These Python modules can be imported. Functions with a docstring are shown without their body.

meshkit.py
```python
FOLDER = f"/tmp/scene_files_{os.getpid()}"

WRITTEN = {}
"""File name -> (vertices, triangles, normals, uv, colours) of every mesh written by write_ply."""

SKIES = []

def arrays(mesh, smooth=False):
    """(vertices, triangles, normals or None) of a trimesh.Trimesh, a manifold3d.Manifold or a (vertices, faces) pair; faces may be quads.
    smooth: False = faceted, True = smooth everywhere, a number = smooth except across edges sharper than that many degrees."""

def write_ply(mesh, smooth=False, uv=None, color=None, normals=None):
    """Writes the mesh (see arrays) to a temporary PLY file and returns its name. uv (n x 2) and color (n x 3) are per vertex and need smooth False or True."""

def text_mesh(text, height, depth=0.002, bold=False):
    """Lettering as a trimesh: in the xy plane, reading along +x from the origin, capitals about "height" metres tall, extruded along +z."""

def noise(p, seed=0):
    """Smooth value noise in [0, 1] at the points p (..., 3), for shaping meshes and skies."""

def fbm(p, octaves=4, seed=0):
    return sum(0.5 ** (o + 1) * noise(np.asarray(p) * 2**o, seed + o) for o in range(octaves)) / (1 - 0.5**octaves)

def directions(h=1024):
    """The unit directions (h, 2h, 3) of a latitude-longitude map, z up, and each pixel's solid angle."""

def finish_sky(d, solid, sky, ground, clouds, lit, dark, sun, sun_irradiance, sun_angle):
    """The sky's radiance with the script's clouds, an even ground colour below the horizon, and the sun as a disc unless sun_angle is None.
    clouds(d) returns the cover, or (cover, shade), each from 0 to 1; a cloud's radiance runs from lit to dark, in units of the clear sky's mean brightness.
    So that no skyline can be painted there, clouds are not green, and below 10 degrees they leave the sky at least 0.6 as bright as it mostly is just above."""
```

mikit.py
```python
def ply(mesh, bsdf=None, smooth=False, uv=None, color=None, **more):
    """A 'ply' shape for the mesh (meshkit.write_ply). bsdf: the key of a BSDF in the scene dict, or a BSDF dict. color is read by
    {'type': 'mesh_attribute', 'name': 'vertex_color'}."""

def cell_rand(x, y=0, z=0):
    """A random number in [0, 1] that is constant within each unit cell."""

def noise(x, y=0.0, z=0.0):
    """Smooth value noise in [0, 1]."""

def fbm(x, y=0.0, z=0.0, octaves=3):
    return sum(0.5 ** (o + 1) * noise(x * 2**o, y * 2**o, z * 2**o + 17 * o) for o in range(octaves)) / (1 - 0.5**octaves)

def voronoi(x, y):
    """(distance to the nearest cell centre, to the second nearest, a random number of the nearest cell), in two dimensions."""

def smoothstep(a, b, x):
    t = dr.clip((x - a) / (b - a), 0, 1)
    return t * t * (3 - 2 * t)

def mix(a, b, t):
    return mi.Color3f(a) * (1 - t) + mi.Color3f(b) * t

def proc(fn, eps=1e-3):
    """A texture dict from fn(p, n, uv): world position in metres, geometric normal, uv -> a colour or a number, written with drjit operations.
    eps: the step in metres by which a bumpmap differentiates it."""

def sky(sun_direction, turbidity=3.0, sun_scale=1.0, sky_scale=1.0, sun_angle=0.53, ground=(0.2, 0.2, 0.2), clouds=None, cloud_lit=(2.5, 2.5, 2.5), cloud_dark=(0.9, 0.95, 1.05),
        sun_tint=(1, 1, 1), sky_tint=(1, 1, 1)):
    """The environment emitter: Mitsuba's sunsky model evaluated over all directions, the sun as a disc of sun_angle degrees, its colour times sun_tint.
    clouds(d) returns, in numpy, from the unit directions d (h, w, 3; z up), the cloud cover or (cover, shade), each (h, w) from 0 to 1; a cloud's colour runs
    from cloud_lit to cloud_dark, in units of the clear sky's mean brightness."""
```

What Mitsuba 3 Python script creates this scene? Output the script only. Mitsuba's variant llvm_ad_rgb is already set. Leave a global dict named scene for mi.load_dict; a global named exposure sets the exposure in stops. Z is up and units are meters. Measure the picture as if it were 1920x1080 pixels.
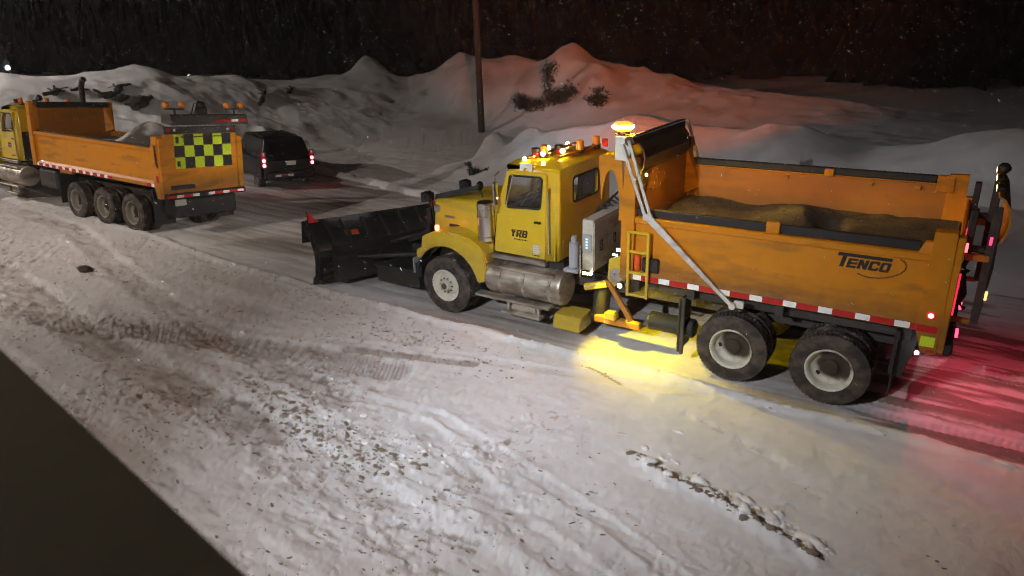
import math
import numpy as np, trimesh, manifold3d as m3, shapely, shapely.geometry as sg
from shapely import affinity
import drjit as dr
import mitsuba as mi
import mikit, meshkit
from mikit import proc, noise as pn, fbm as pf, smoothstep as pss, mix as pmix
T = mi.ScalarTransform4f
rng = np.random.default_rng(7)
scene, labels = {}, {}

# ------------------------------------------------------------------ camera, sky, lamps, exposure
CAM = np.array([-1.133, 10.627, 5.104]); YAW, PITCH, ROLL, FPX = 0.597, 0.362, -0.033, 1281.4
fw = np.array([math.sin(YAW) * math.cos(PITCH), -math.cos(YAW) * math.cos(PITCH), -math.sin(PITCH)])
rt = np.cross(fw, [0, 0, 1]); rt /= np.linalg.norm(rt); upv = np.cross(rt, fw)
upr = -math.sin(ROLL) * rt + math.cos(ROLL) * upv
scene['camera'] = {'type': 'thinlens', 'fov': 2 * math.degrees(math.atan(960 / FPX)), 'fov_axis': 'x', 'near_clip': 0.05, 'far_clip': 600.0,
                   'aperture_radius': 0.0035, 'focus_distance': 13.0,
                   'to_world': T().look_at(origin=CAM.tolist(), target=(CAM + fw).tolist(), up=upr.tolist())}
exposure = 0.0
scene['sky'] = {**mikit.sky([0.3, 0.9, 0.25], turbidity=6, sun_scale=0.0, sky_scale=0.006, clouds=lambda d: 1.0,
                            cloud_lit=(1.15, 1.0, 0.85), cloud_dark=(1, 1, 1)), 'sampling_weight': 2.0}
labels['sky'] = {'label': 'black overcast night sky', 'kind': 'structure'}

def rgb(*c): return {'type': 'rgb', 'value': [float(v) for v in c]}
def emit(c, power, w=1.0): return {'type': 'area', 'radiance': rgb(*[power * v for v in c]), 'sampling_weight': float(w)}

WARM = (1.0, .89, .79); COOL = (.93, .96, 1.0); AMBER = (1.0, 0.42, 0.05); RED = (1.0, 0.03, 0.06); YEL = (1.0, 0.80, 0.16)
STREET = [  # label, post x, y, head height, colour, radiance of the lens; the flood beam under it: target, colour, intensity, cutoff, beam
    ('grey street lamp with a cool floodlight head, behind the viewer', 3.5, 15.4, 6.8, WARM, 520, (3.7, .8, .5), (.88, .94, 1.0), 318, 31, 8),
    ('grey street lamp added out of view as fill, with a warm floodlight head, level with the truck ahead', 16.0, 15.2, 8.2, WARM, 820, (17.6, -.3, 1.8), (1, .89, .76), 170, 36, 12),
    ('grey street lamp added out of view as fill, with a warm head, furthest up the near roadside', 35.0, 9.5, 10.0, WARM, 1300, (26.0, -4.5, 2.0), (1, .90, .80), 300, 50, 20)]

# ------------------------------------------------------------------ helpers
def reg(key, mesh, mat, smooth=30, emitter=None, **more):
    d = mikit.ply(mesh, mat, smooth=smooth, **more)
    if emitter: d['emitter'] = emitter
    scene[key] = d
    return key
_used = {}
def numbered(name):
    n = _used.get(name, 0); _used[name] = n + 1
    return name if n == 0 else f'{name}_{n:03d}'
def tag(key, label, category=None, group=None, kind=None):
    d = {'label': label}
    if category: d['category'] = category
    if group: d['group'] = group
    if kind: d['kind'] = kind
    labels[key] = d
class Thing:
    def __init__(s, name, label, category, M=None, group=None):
        s.key = numbered(name); s.M = np.eye(4) if M is None else np.array(M, float)
        tag(s.key, label, category, group)
    def add(s, part, mesh, mat, parent=None, label=None, smooth=30, emitter=None, **more):
        key = numbered((parent or s.key) + '__' + part)
        mesh = totri(mesh); mesh = mesh.copy(); mesh.apply_transform(s.M)
        reg(key, mesh, mat, smooth, emitter, **more)
        if label: labels[key] = {'label': label}
        return key
    def holder(s, part):
        return numbered(s.key + '__' + part)
def totri(m):
    if hasattr(m, 'to_mesh'):
        q = m.to_mesh(); return trimesh.Trimesh(np.asarray(q.vert_properties)[:, :3], np.asarray(q.tri_verts), process=False)
    return m
def toman(m): return m3.Manifold(m3.Mesh(vert_properties=np.asarray(m.vertices, np.float32), tri_verts=np.asarray(m.faces, np.uint32)))
def cat(*ms): return trimesh.util.concatenate([totri(m) for m in ms])
def box(x0, x1, y0, y1, z0, z1, b=0.008):
    x0, x1 = sorted((x0, x1)); y0, y1 = sorted((y0, y1)); z0, z1 = sorted((z0, z1))
    b = min(b, .3 * (x1 - x0), .3 * (y1 - y0), .3 * (z1 - z0)); P = []
    for sx, X in ((1, x0), (-1, x1)):
        for sy, Y in ((1, y0), (-1, y1)):
            for sz, Z in ((1, z0), (-1, z1)):
                P += [(X, Y + sy * b, Z + sz * b), (X + sx * b, Y, Z + sz * b), (X + sx * b, Y + sy * b, Z)]
    return trimesh.Trimesh(P).convex_hull
def hull(pts): return trimesh.Trimesh(np.array(pts, float)).convex_hull
def rhull(pts, r, seg=16):
    return totri(m3.Manifold.batch_hull([m3.Manifold.sphere(r, seg).translate([float(v) for v in p]) for p in pts]))
def align(a, b):
    a, b = np.array(a, float), np.array(b, float); z = b - a; L = np.linalg.norm(z); z /= L
    x = np.cross(z, [0, 0, 1] if abs(z[2]) < .9 else [1, 0, 0]); x /= np.linalg.norm(x); y = np.cross(z, x)
    M = np.eye(4); M[:3, 0], M[:3, 1], M[:3, 2], M[:3, 3] = x, y, z, a
    return M, L
def cyl(a, b, r, seg=20, r2=None):
    M, L = align(a, b); r2 = r if r2 is None else r2; e = min(.12 * r, .12 * L)
    return revolve([(0, 0), (r - e, 0), (r, e), (r2, L - e), (r2 - e, L), (0, L)], seg, M)
def revolve(prof, seg=40, M=None):
    m = trimesh.creation.revolve(np.array(prof, float), sections=seg)
    if m.volume < 0: m.invert()
    if M is not None: m.apply_transform(M)
    return m
def tube(pts, r, sides=8):
    p = np.array(pts, float); t = np.gradient(p, axis=0); t /= np.linalg.norm(t, axis=1, keepdims=True) + 1e-12
    a = np.cross(t, np.where(np.abs(t[:, 2:]) < .9, [0, 0, 1.], [1., 0, 0])); a /= np.linalg.norm(a, axis=1, keepdims=True); b = np.cross(t, a)
    an = np.arange(sides) * 2 * np.pi / sides
    v = (p[:, None] + r * (np.cos(an)[None, :, None] * a[:, None] + np.sin(an)[None, :, None] * b[:, None])).reshape(-1, 3)
    n = len(p); f = []
    for i in range(n - 1):
        for j in range(sides):
            k = (j + 1) % sides; f += [[i * sides + j, i * sides + k, (i + 1) * sides + k], [i * sides + j, (i + 1) * sides + k, (i + 1) * sides + j]]
    c0, c1 = len(v), len(v) + 1; v = np.vstack([v, p[0], p[-1]])
    for j in range(sides):
        k = (j + 1) % sides; f += [[c0, k, j], [c1, (n - 1) * sides + j, (n - 1) * sides + k]]
    m = trimesh.Trimesh(v, f, process=False)
    if m.volume < 0: m.invert()
    return m
def poly(pts, r=0.0):
    P = sg.Polygon(pts)
    return P.buffer(-r).buffer(r, quad_segs=5) if r else P
def prism(P, y0, y1, bevel=0.0):
    """polygon in (x, z) extruded along y"""
    if not hasattr(P, 'exterior') and not hasattr(P, 'geoms'): P = sg.Polygon(P)
    out = []
    for g in getattr(P, 'geoms', [P]):
        m = trimesh.creation.extrude_polygon(g, y1 - y0, engine='earcut')
        v = m.vertices.copy(); m = trimesh.Trimesh(np.c_[v[:, 0], v[:, 2] + y0, v[:, 1]], m.faces[:, ::-1], process=False)
        out.append(m)
    m = trimesh.util.concatenate(out)
    if bevel:
        Q = P.buffer(-bevel)
        m = cat(m, prism(Q, y1, y1 + bevel * .7))
    return m
def prism_x(P, x0, x1):
    """polygon in (y, z) extruded along x"""
    m = prism(P, x0, x1); v = m.vertices.copy()
    return trimesh.Trimesh(np.c_[v[:, 1], v[:, 0], v[:, 2]], m.faces[:, ::-1], process=False)
def prism_z(P, z0, z1):
    if not hasattr(P, 'exterior'): P = sg.Polygon(P)
    m = trimesh.creation.extrude_polygon(P, z1 - z0, engine='earcut'); m.apply_translation([0, 0, z0]); return m
def place(x, y, z=0, yaw=0, roll=0, pitch=0):
    c, s = math.cos(yaw), math.sin(yaw); M = np.eye(4)
    M[:3, :3] = np.array([[c, -s, 0], [s, c, 0], [0, 0, 1]]) @ np.array([[1, 0, 0], [0, math.cos(roll), -math.sin(roll)], [0, math.sin(roll), math.cos(roll)]]) @ np.array([[math.cos(pitch), 0, -math.sin(pitch)], [0, 1, 0], [math.sin(pitch), 0, math.cos(pitch)]])
    M[:3, 3] = x, y, z; return M
def side_text(m, x, y, z):   # xy lettering -> on the truck's left side, reading towards -x
    m = m.copy(); v = m.vertices; return trimesh.Trimesh(np.c_[x - v[:, 0], y + v[:, 2], z + v[:, 1]], m.faces, process=False)
def blob(c, r, seed, sub=2, amp=.35, freq=1.6, squash=(1, 1, 1)):
    m = trimesh.creation.icosphere(sub, 1.0); v = m.vertices.copy()
    v = v * (1 + amp * (meshkit.fbm(v * freq + seed * 7.3, 3, seed) - .5) * 2)[:, None] * np.array(squash) * r
    return trimesh.Trimesh(v + np.array(c), m.faces, process=False)

# ------------------------------------------------------------------ materials
def pr(name, color, rough=.5, metal=0., spec=.5, coat=0., two=False, **k):
    d = {'type': 'principled', 'base_color': color if isinstance(color, dict) else rgb(*color), 'roughness': rough, 'metallic': metal, 'specular': spec, **k}
    if coat: d['clearcoat'] = coat; d['clearcoat_gloss'] = .9
    scene[name] = {'type': 'twosided', 'bsdf': d} if two else d
def grime(base, dirt, lo, hi, amt, fx=1.2, fz=5., thr=.5):
    """paint with road film: streaky, heavier towards the bottom of the body"""
    def f(p, n, uv):
        k = pf(p.x * fx, p.y * fx + 3.1, p.z * fz, 4); fine = pf(p.x * 9, p.y * 9, p.z * 5, 3)
        low = 1 - pss(lo, hi, p.z + .35 * (k - .5))
        a = dr.clip(low * .75 + pss(thr, thr + .25, k) * .45 + (fine - .5) * .35, 0, 1) * amt
        return pmix(base, dirt, a)
    return proc(f)
pr('cab_paint', grime((.63, .42, .016), (.24, .17, .06), 1.15, 1.75, .5), .22, coat=1.)
pr('bed_paint', grime((.60, .215, .004), (.19, .08, .018), 1.35, 1.92, .95), .45, spec=.35, coat=.12, two=True)
pr('bed_inner', grime((.40, .135, .006), (.17, .08, .02), 2.2, 2.5, .7, thr=.5), .55, two=True)  # worn bed inside, base also darkened to offset the flood light
pr('orange_dull', (.42, .17, .02), .5)
pr('black_steel', grime((.012, .011, .011), (.06, .05, .04), .1, .7, .6), .55)
pr('blade_steel', grime((.018, .0175, .0175), (.045, .039, .034), .1, .9, .7, fx=2.), .40)
pr('dark_steel', grime((.035, .03, .027), (.12, .095, .075), .2, 1.2, .7), .7)
pr('rubber_flap', (.018, .017, .017), .65)
def tyre_f(p, n, uv):
    k = pf(p.x * 7, p.y * 7, p.z * 7, 3); g = pf(p.x * 23, p.y * 23, p.z * 23, 2)
    c = pmix((.026, .020, .017), (.085, .062, .048), pss(.3, .75, k))
    return pmix(c, (.5, .48, .47), pss(.62, .72, k * .5 + g * .5) * pss(.5, .62, k) * (1 - pss(.5, .9, dr.abs(n.y))) * .7)
pr('tyre_rubber', proc(tyre_f), .8)
pr('rim_paint', {'type': 'mesh_attribute', 'name': 'vertex_color'}, .6, spec=.2)
pr('chrome', (.82, .80, .76), .12, 1.0)
pr('brushed_aluminium', proc(lambda p, n, uv: pmix((.62, .58, .53), (.33, .27, .21), pss(.35, .75, pf(p.x * 2, p.y * 3, p.z * 6, 3)))), .32, .85)
pr('tank_aluminium', proc(lambda p, n, uv: pmix((.50, .44, .37), (.20, .155, .115), pss(.3, .7, pf(p.x * 2.5, p.y * 3, p.z * 5, 4)))), .38, .55)
pr('white_paint', proc(lambda p, n, uv: pmix((.74, .72, .66), (.42, .38, .30), pss(.45, .85, pf(p.x * 2, p.y * 2, p.z * 4, 4)))), .4, coat=.3)
pr('cabinet_paint', proc(lambda p, n, uv: pmix((.52, .50, .42), (.28, .24, .17), pss(.4, .8, pf(p.x * 2, p.y * 2.5, p.z * 5, 4)))), .4, coat=.3)
pr('grey_plastic', (.34, .33, .35), .55)
pr('white_reflective', (.86, .85, .83), .45)
pr('red_reflective', (.46, .012, .012), .4)
pr('dark_lettering', (.018, .014, .016), .4)
pr('swoosh_red', (.12, .03, .012), .5)
pr('maroon_lettering', (.035, .010, .014), .4)
pr('arm_metal', proc(lambda p, n, uv: pmix((.66, .63, .58), (.40, .36, .30), pss(.4, .75, pf(p.x * 5, p.y * 5, p.z * 5, 3)))), .38, .25)
pr('ice', (.85, .8, .7), .05, coat=1.)
pr('lime_reflective', (.62, .78, .03), .4)
pr('black_decal', (.014, .014, .013), .5)
pr('orange_decal', (.75, .10, .015), .5)
pr('red_flag', (.75, .02, .03), .5)
pr('amber_plastic', (.75, .22, .02), .18, coat=.8)
pr('red_plastic', (.40, .008, .012), .18, coat=.8)
pr('rubber_seal', (.012, .012, .012), .5)
pr('interior', (.03, .028, .027), .8, two=True)
pr('suv_paint', (.006, .006, .006), .3, spec=.35, coat=.25)
pr('suv_trim', (.012, .012, .012), .6)
pr('plate_white', (.55, .55, .5), .5)
pr('worklamp_lens', (.85, .85, .85), .2)
scene['window_glass'] = {'type': 'thindielectric', 'int_ior': 1.5}
pr('tint_glass', (.004, .004, .005), .12, spec=.4)
pr('canvas', proc(lambda p, n, uv: pmix((.10, .05, .022), (.05, .028, .018), pf(p.x * 6, p.y * 6, p.z * 6, 3))), .6, two=True)
pr('sand', proc(lambda p, n, uv: pmix(pmix((.105, .078, .046), (.045, .034, .022), pf(p.x * 5, p.y * 5, p.z * 5, 4)), (.03, .024, .018), pss(.55, .75, pf(p.x * 40, p.y * 40, p.z * 40, 2)))), .95)
pr('snowy_load', proc(lambda p, n, uv: pmix((.09, .07, .06), (.55, .52, .5), pss(.38, .62, pf(p.x * 1.6, p.y * 1.6, p.z * 1.2, 4)))), .95)
pr('bark', proc(lambda p, n, uv: pmix((.07, .062, .052), (.035, .030, .025), pf(p.x * 14, p.y * 14, p.z * 1.5, 3))), .9)
pr('needles', proc(lambda p, n, uv: pmix((.022, .026, .014), (.05, .045, .028), pf(p.x * 3, p.y * 3, p.z * 3, 2))), .9, two=True)
pr('dark_wood', proc(lambda p, n, uv: pmix((.06, .045, .035), (.025, .02, .016), pf(p.x * 5, p.y * 5, p.z * 9, 3))), .9)
pr('ledge_paint', proc(lambda p, n, uv: pmix((.080, .068, .046), (.062, .054, .038), pf(p.x * 3, p.y * 9, p.z * 3, 3))), .85, spec=.08)
pr('lamp_metal', (.25, .25, .25), .4, .8)
pr('dirt_clod', proc(lambda p, n, uv: pmix((.13, .10, .072), (.28, .23, .185), pf(p.x * 6, p.y * 6, p.z * 6, 2))), .95)
pr('snow_clod', proc(lambda p, n, uv: pmix((.78, .77, .77), (.5, .44, .38), pss(.5, .75, pf(p.x * 8, p.y * 8, p.z * 8, 2)))), .95)
pr('flake', (.9, .9, .9), .9, two=True)
snow_base = {'type': 'principled', 'base_color': {'type': 'mesh_attribute', 'name': 'vertex_color'}, 'roughness': .85, 'specular': .25}
def grain(p, n, uv):
    return .6 * pf(p.x * 28, p.y * 28, p.z * 28, 3) + .4 * pf(p.x * 9, p.y * 9, p.z * 9, 2)
scene['ground_snow'] = {'type': 'bumpmap', 'arbitrary': proc(grain, eps=.004), 'scale': .013, 'bsdf': snow_base}
scene['bank_snow'] = {'type': 'bumpmap', 'arbitrary': proc(lambda p, n, uv: pf(p.x * 2.2, p.y * 2.2, p.z * 2.2, 4), eps=.03), 'scale': .07, 'bsdf': dict(snow_base)}
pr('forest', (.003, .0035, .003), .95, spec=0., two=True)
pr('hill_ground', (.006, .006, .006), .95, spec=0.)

# ------------------------------------------------------------------ ground
def S(a, b, x): t = np.clip((x - a) / (b - a), 0, 1); return t * t * (3 - 2 * t)
def F(x, y, oct=4, seed=0): return meshkit.fbm(np.stack([x, y, np.zeros_like(x) + .37 * seed], -1), oct, seed)
def ramp(x, y):   # the road climbs and leans under the truck ahead
    return S(8.5, 15.5, x) * (.085 + .09 * np.clip(y, -3.5, 1.6) + .022 * np.clip(x - 17.3, -4, 9)) * (1 - .6 * S(1.8, 6., y))
def pdist(x, y, P):
    P = np.array(P, float); best = np.full(x.shape, 1e9); side = np.zeros_like(x)
    for a, b in zip(P[:-1], P[1:]):
        d = b - a; t = np.clip(((x - a[0]) * d[0] + (y - a[1]) * d[1]) / (d @ d), 0, 1)
        ex, ey = x - a[0] - t * d[0], y - a[1] - t * d[1]; q = np.hypot(ex, ey); sgn = np.sign(d[0] * ey - d[1] * ex)
        side = np.where(q < best, sgn, side); best = np.minimum(best, q)
    return best, side
RUT_A = [(24, 4.2), (17.7, 4.7), (12.3, 5.4), (8.8, 5.65), (6.6, 5.84), (5.5, 5.95), (4., 6.15), (2.4, 6.4), (-3, 7.1)]
RUT_I = [(25, 1.9), (19, 2.2), (13.8, 3.5), (10, 4.2), (6, 4.7)]
RUT_E = [(16, 5.9), (14.75, 5.7), (12.2, 5.1), (8.3, 4.05), (6.0, 3.6)]
RUT_F = [(7.2, 3.4), (5.0, 2.78)]
CRACK_B = [(1.95, 3.72), (1.6, 3.84), (1.16, 4.01), (.69, 4.07), (.35, 4.18), (-.03, 4.31), (-.53, 4.45)]
LINE_C = [(3.6, 1.9), (2.1, 2.32), (1.49, 2.55), (.84, 2.77), (.32, 2.94), (-.13, 3.29), (-.68, 3.51), (-1.18, 3.74), (-1.6, 3.95)]
EDGE_Y = lambda x: 1.52 + .10 * (F(x * .8, x * 0, 3, 5) - .5) * 2 - .45 * S(11, 22, x) + .03 * np.sin(x * 2.1)
CALM = lambda x, y: S(4.6, 3.2, x) * S(1.4, 1.9, y) * S(5.0, 4.2, y)
def ground_fields(x, y):
    wob = F(x * .5, y * .5, 3, 1) - .5
    lane = S(.10, -.10, y - EDGE_Y(x) - .25 * (F(x * 3, y * 3, 3, 9) - .5))
    lane *= S(-9.2, -7.6, y + wob)
    st = F(x * .35, y * 5., 4, 2); st2 = F(x * .9 + 3, y * 11., 3, 3)
    fine = F(x * 7, y * 7, 3, 4); med = F(x * 1.6, y * 2.4, 4, 6); big = F(x * .4, y * .8, 3, 7)
    h = ramp(x, y) + .05 * (1 - lane) + .045 * (med - .5) * (1 - .6 * lane) + (.032 * (fine - .5) * (1 - .5 * lane) + 0 * x) * (1 - .75 * CALM(x, y)) + .012 * (1 - .7 * CALM(x, y)) * (F(x * 17, y * 19, 3, 8) - .5) * (1 - .4 * lane)
    h += lane * (.055 * (st - .5) + .025 * (st2 - .5))
    dirt = .12 + .22 * S(.45, .75, big) * (1 - lane)
    # the packed lane; extra dark beside the truck also paints its shade
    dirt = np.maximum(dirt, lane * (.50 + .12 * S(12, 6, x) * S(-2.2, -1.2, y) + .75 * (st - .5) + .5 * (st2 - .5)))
    dirt = dirt * (1 - .6 * S(1.6, .6, np.hypot((x - 2.6) / 1.3, (y - .9) / .9)))  # paler snow painted where the yellow lamp pool falls under the truck
    # windrow along the lane's edge, snow shoulders left by the tyres
    e = np.abs(y - EDGE_Y(x) - .14); w = np.exp(-(e / .10) ** 2); h += .045 * w * (.4 + 1.2 * fine)
    dirt = dirt * (1 - .6 * w)
    # ruts
    def rut(P, wid, depth, dk, edge=.010, tread=0.):
        nonlocal h, dirt
        d, s = pdist(x + .12 * wob, y + .25 * wob * wid * 2, P); m = S(wid, wid * .45, d * (1 + .5 * (fine - .5)))
        k = m * (.55 + .9 * (med - .25))
        h -= depth * m; h += edge * np.exp(-((d - wid * 1.05) / (.3 * wid)) ** 2) * (.3 + 1.4 * fine)
        if tread: h += tread * m * np.sin(2 * np.pi * (x * 1.0 + .15 * np.abs(((y / .13) % 1) - .5)) / .085) * np.where(((y + .06 * np.sin(x)) / .13) % 1 > .18, 1, -.6)
        dirt = np.maximum(dirt, dk * k)
    rut(RUT_A, .46, .05, (.60 * S(2.0, 6.0, x) * S(.25, .6, F(x * .7, y * 1.2, 3, 27) + .08) + .2) * (.45 + 1.1 * F(x * .9, y * 7, 3, 28))); rut([(x_, y_ + 1.35) for x_, y_ in RUT_A], .30, .03, .45)
    rut(RUT_I, .35, .03, .6); rut(RUT_E, .46, .03, .72, tread=.016); rut(RUT_F, .17, .02, .85, edge=.015, tread=.012)
    rut([(12, 4.4), (8, 3.4), (5, 2.6), (1.5, 1.9)], .16, .012, .25); rut([(9, 5.0), (4.5, 4.3), (1.5, 5.1), (-1, 6.0)], .13, .014, .32)
    rut([(4.6, 4.6), (2.4, 5.6), (-.5, 6.4)], .22, .018, .5)
    # pressed tracks behind the rear wheels
    beh = S(.2, -.6, x) * lane
    for yc, wd in ((1.05, .16), (.75, .13), (-.78, .15), (-1.08, .15)):
        m = S(wd, wd * .7, np.abs(y - yc + .04 * np.sin(x * 1.3))) * beh
        m = m * S(.30, .55, F(x * 1.7, y * 3 + yc * 7, 3, 29) + .08); h += m * (-.022 + -.006 * np.tanh(3 * np.sin(2 * np.pi * (x + .35 * np.abs(y - yc) + .05 * F(x * 3, y * 3, 2, 30)) / .095))); dirt = np.maximum(dirt, m * .75)
    dirt = np.maximum(dirt * (1 - .55 * beh), beh * S(.46, .58, st) * .85)
    # churned, streaky slush: many soft dashes along the driving direction
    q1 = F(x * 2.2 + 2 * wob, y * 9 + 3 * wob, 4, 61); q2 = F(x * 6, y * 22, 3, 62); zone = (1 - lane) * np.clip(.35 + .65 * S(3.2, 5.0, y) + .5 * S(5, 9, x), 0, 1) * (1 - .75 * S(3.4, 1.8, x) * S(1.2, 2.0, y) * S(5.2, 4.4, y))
    dirt += zone * (.34 * S(.52, .70, q1) + .42 * S(.60, .74, q2) * S(.42, .6, F(x * .8, y * 1.1, 3, 63))); h += zone * (.022 * (q1 - .5) - .012 * S(.6, .74, q2)) + (1 - lane) * .03 * (F(x * 3.1, y * 4.3, 4, 64) - .5)
    # broken crust: a step with a dark foot, and a dotted line of heel prints
    d, s = pdist(x + .10 * (fine - .5), y + .34 * (F(x * 4.2, y * 4.2, 3, 12) - .5), CRACK_B)
    on = S(.30, .0, d) * S(-.75, -.4, x) * S(2.0, 1.5, x)
    h += np.where(s > 0, -.03, .07 * (.5 + F(x * 6, y * 6, 2, 13))) * S(.30, .02, d) * on; dirt = np.maximum(dirt, S(.085, .03, d - .03 * s + .12 * (F(x * 9, y * 9, 2, 16) - .5)) * on * S(.32, .5, F(x * 2.6, y * 2.6, 2, 17) + .12) * 1.1)
    d, s = pdist(x, y, LINE_C); h -= .02 * np.exp(-(d / .10) ** 2) * S(.45, .7, F(x * 3, y * 3, 2, 15)); dirt = np.maximum(dirt, S(.045, .015, d) * S(.56, .68, F(x * 4, y * 4, 2, 14)) * .85)
    # clods and crumbs
    cl = S(.42, .62, F(x * .45 + 7, y * .6, 3, 20)) * (.35 + .65 * S(2.2, 4.5, y)) + .8 * np.exp(-(pdist(x, y, RUT_A)[0] / .8) ** 2) * S(11, 7, x)
    cl = np.clip(cl, 0, 1) * (1 - S(3.6, 1.8, x)) * (1 - lane) * S(.0, .5, y - EDGE_Y(x))
    g1 = F(x * 5 + 1.3 * wob, y * 7.5, 3, 21); cr = S(.60, .72, g1 + .10 * (cl - .5)) * cl
    h += cr * .035 * (.4 + fine); g2 = F(x * 8 + .7, y * 13 + 9 * .3, 3, 22); sp = S(.63, .72, g2 + .10 * (cl - .6)) * cl
    dirt = np.maximum(dirt, sp * .95); h -= sp * .012
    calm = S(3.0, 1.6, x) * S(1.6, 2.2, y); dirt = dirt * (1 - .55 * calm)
    dirt = np.maximum(dirt, S(5, 11, x) * (1 - lane) * (.36 + .55 * (F(x * .5, y * 3.2, 4, 26) - .5)))
    far = S(4.0, 7.5, y); dirt = np.maximum(dirt, far * (.42 + .5 * (F(x * .8, y * 4.5, 4, 25) - .5)))
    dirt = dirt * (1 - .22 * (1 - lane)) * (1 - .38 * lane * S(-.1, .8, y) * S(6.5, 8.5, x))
    dirt = np.clip(dirt + .16 * (fine - .5) + .10 * (med - .5), 0, 1)
    return h, dirt
def snow_colour(dirt):
    stops = np.array([0, .3, .6, 1.]); cols = np.array([(.80, .80, .82), (.62, .59, .59), (.39, .345, .32), (.15, .115, .09)])
    return np.stack([np.interp(dirt, stops, cols[:, k]) for k in range(3)], -1)
def sheet(u, v, X, Y, Z):
    nu, nv = X.shape; i, j = np.meshgrid(np.arange(nu - 1), np.arange(nv - 1), indexing='ij'); a = i * nv + j
    f = np.concatenate([np.stack([a, a + nv, a + nv + 1], -1).reshape(-1, 3), np.stack([a, a + nv + 1, a + 1], -1).reshape(-1, 3)])
    return trimesh.Trimesh(np.stack([X, Y, Z], -1).reshape(-1, 3), f, process=False)
def up(m): return m if m.face_normals[:2000, 2].mean() > 0 else trimesh.Trimesh(m.vertices, m.faces[:, ::-1], process=False)
C0 = (-.8, 11.2)
ang = np.r_[np.linspace(-205, -135, 24)[:-1], np.linspace(-135, -5, 1150), np.linspace(-5, 155, 40)[1:]] * np.pi / 180
ang = ang[::-1]
rad = np.r_[.02, 1.5, 2.6, np.geomspace(3.6, 34, 540), np.geomspace(36, 400, 26)]
RR, AA = np.meshgrid(rad, ang, indexing='ij'); GX, GY = C0[0] + RR * np.cos(AA), C0[1] + RR * np.sin(AA)
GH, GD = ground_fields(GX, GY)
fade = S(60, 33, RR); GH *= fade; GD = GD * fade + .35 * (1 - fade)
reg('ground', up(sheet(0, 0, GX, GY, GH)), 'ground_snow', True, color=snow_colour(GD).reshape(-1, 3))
tag('ground', 'snow covered road and verge with dirty wheel ruts and broken crust', kind='structure')
def gz(x, y):
    h, _ = ground_fields(np.array([[float(x)]]), np.array([[float(y)]])); return float(h[0, 0])

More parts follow.
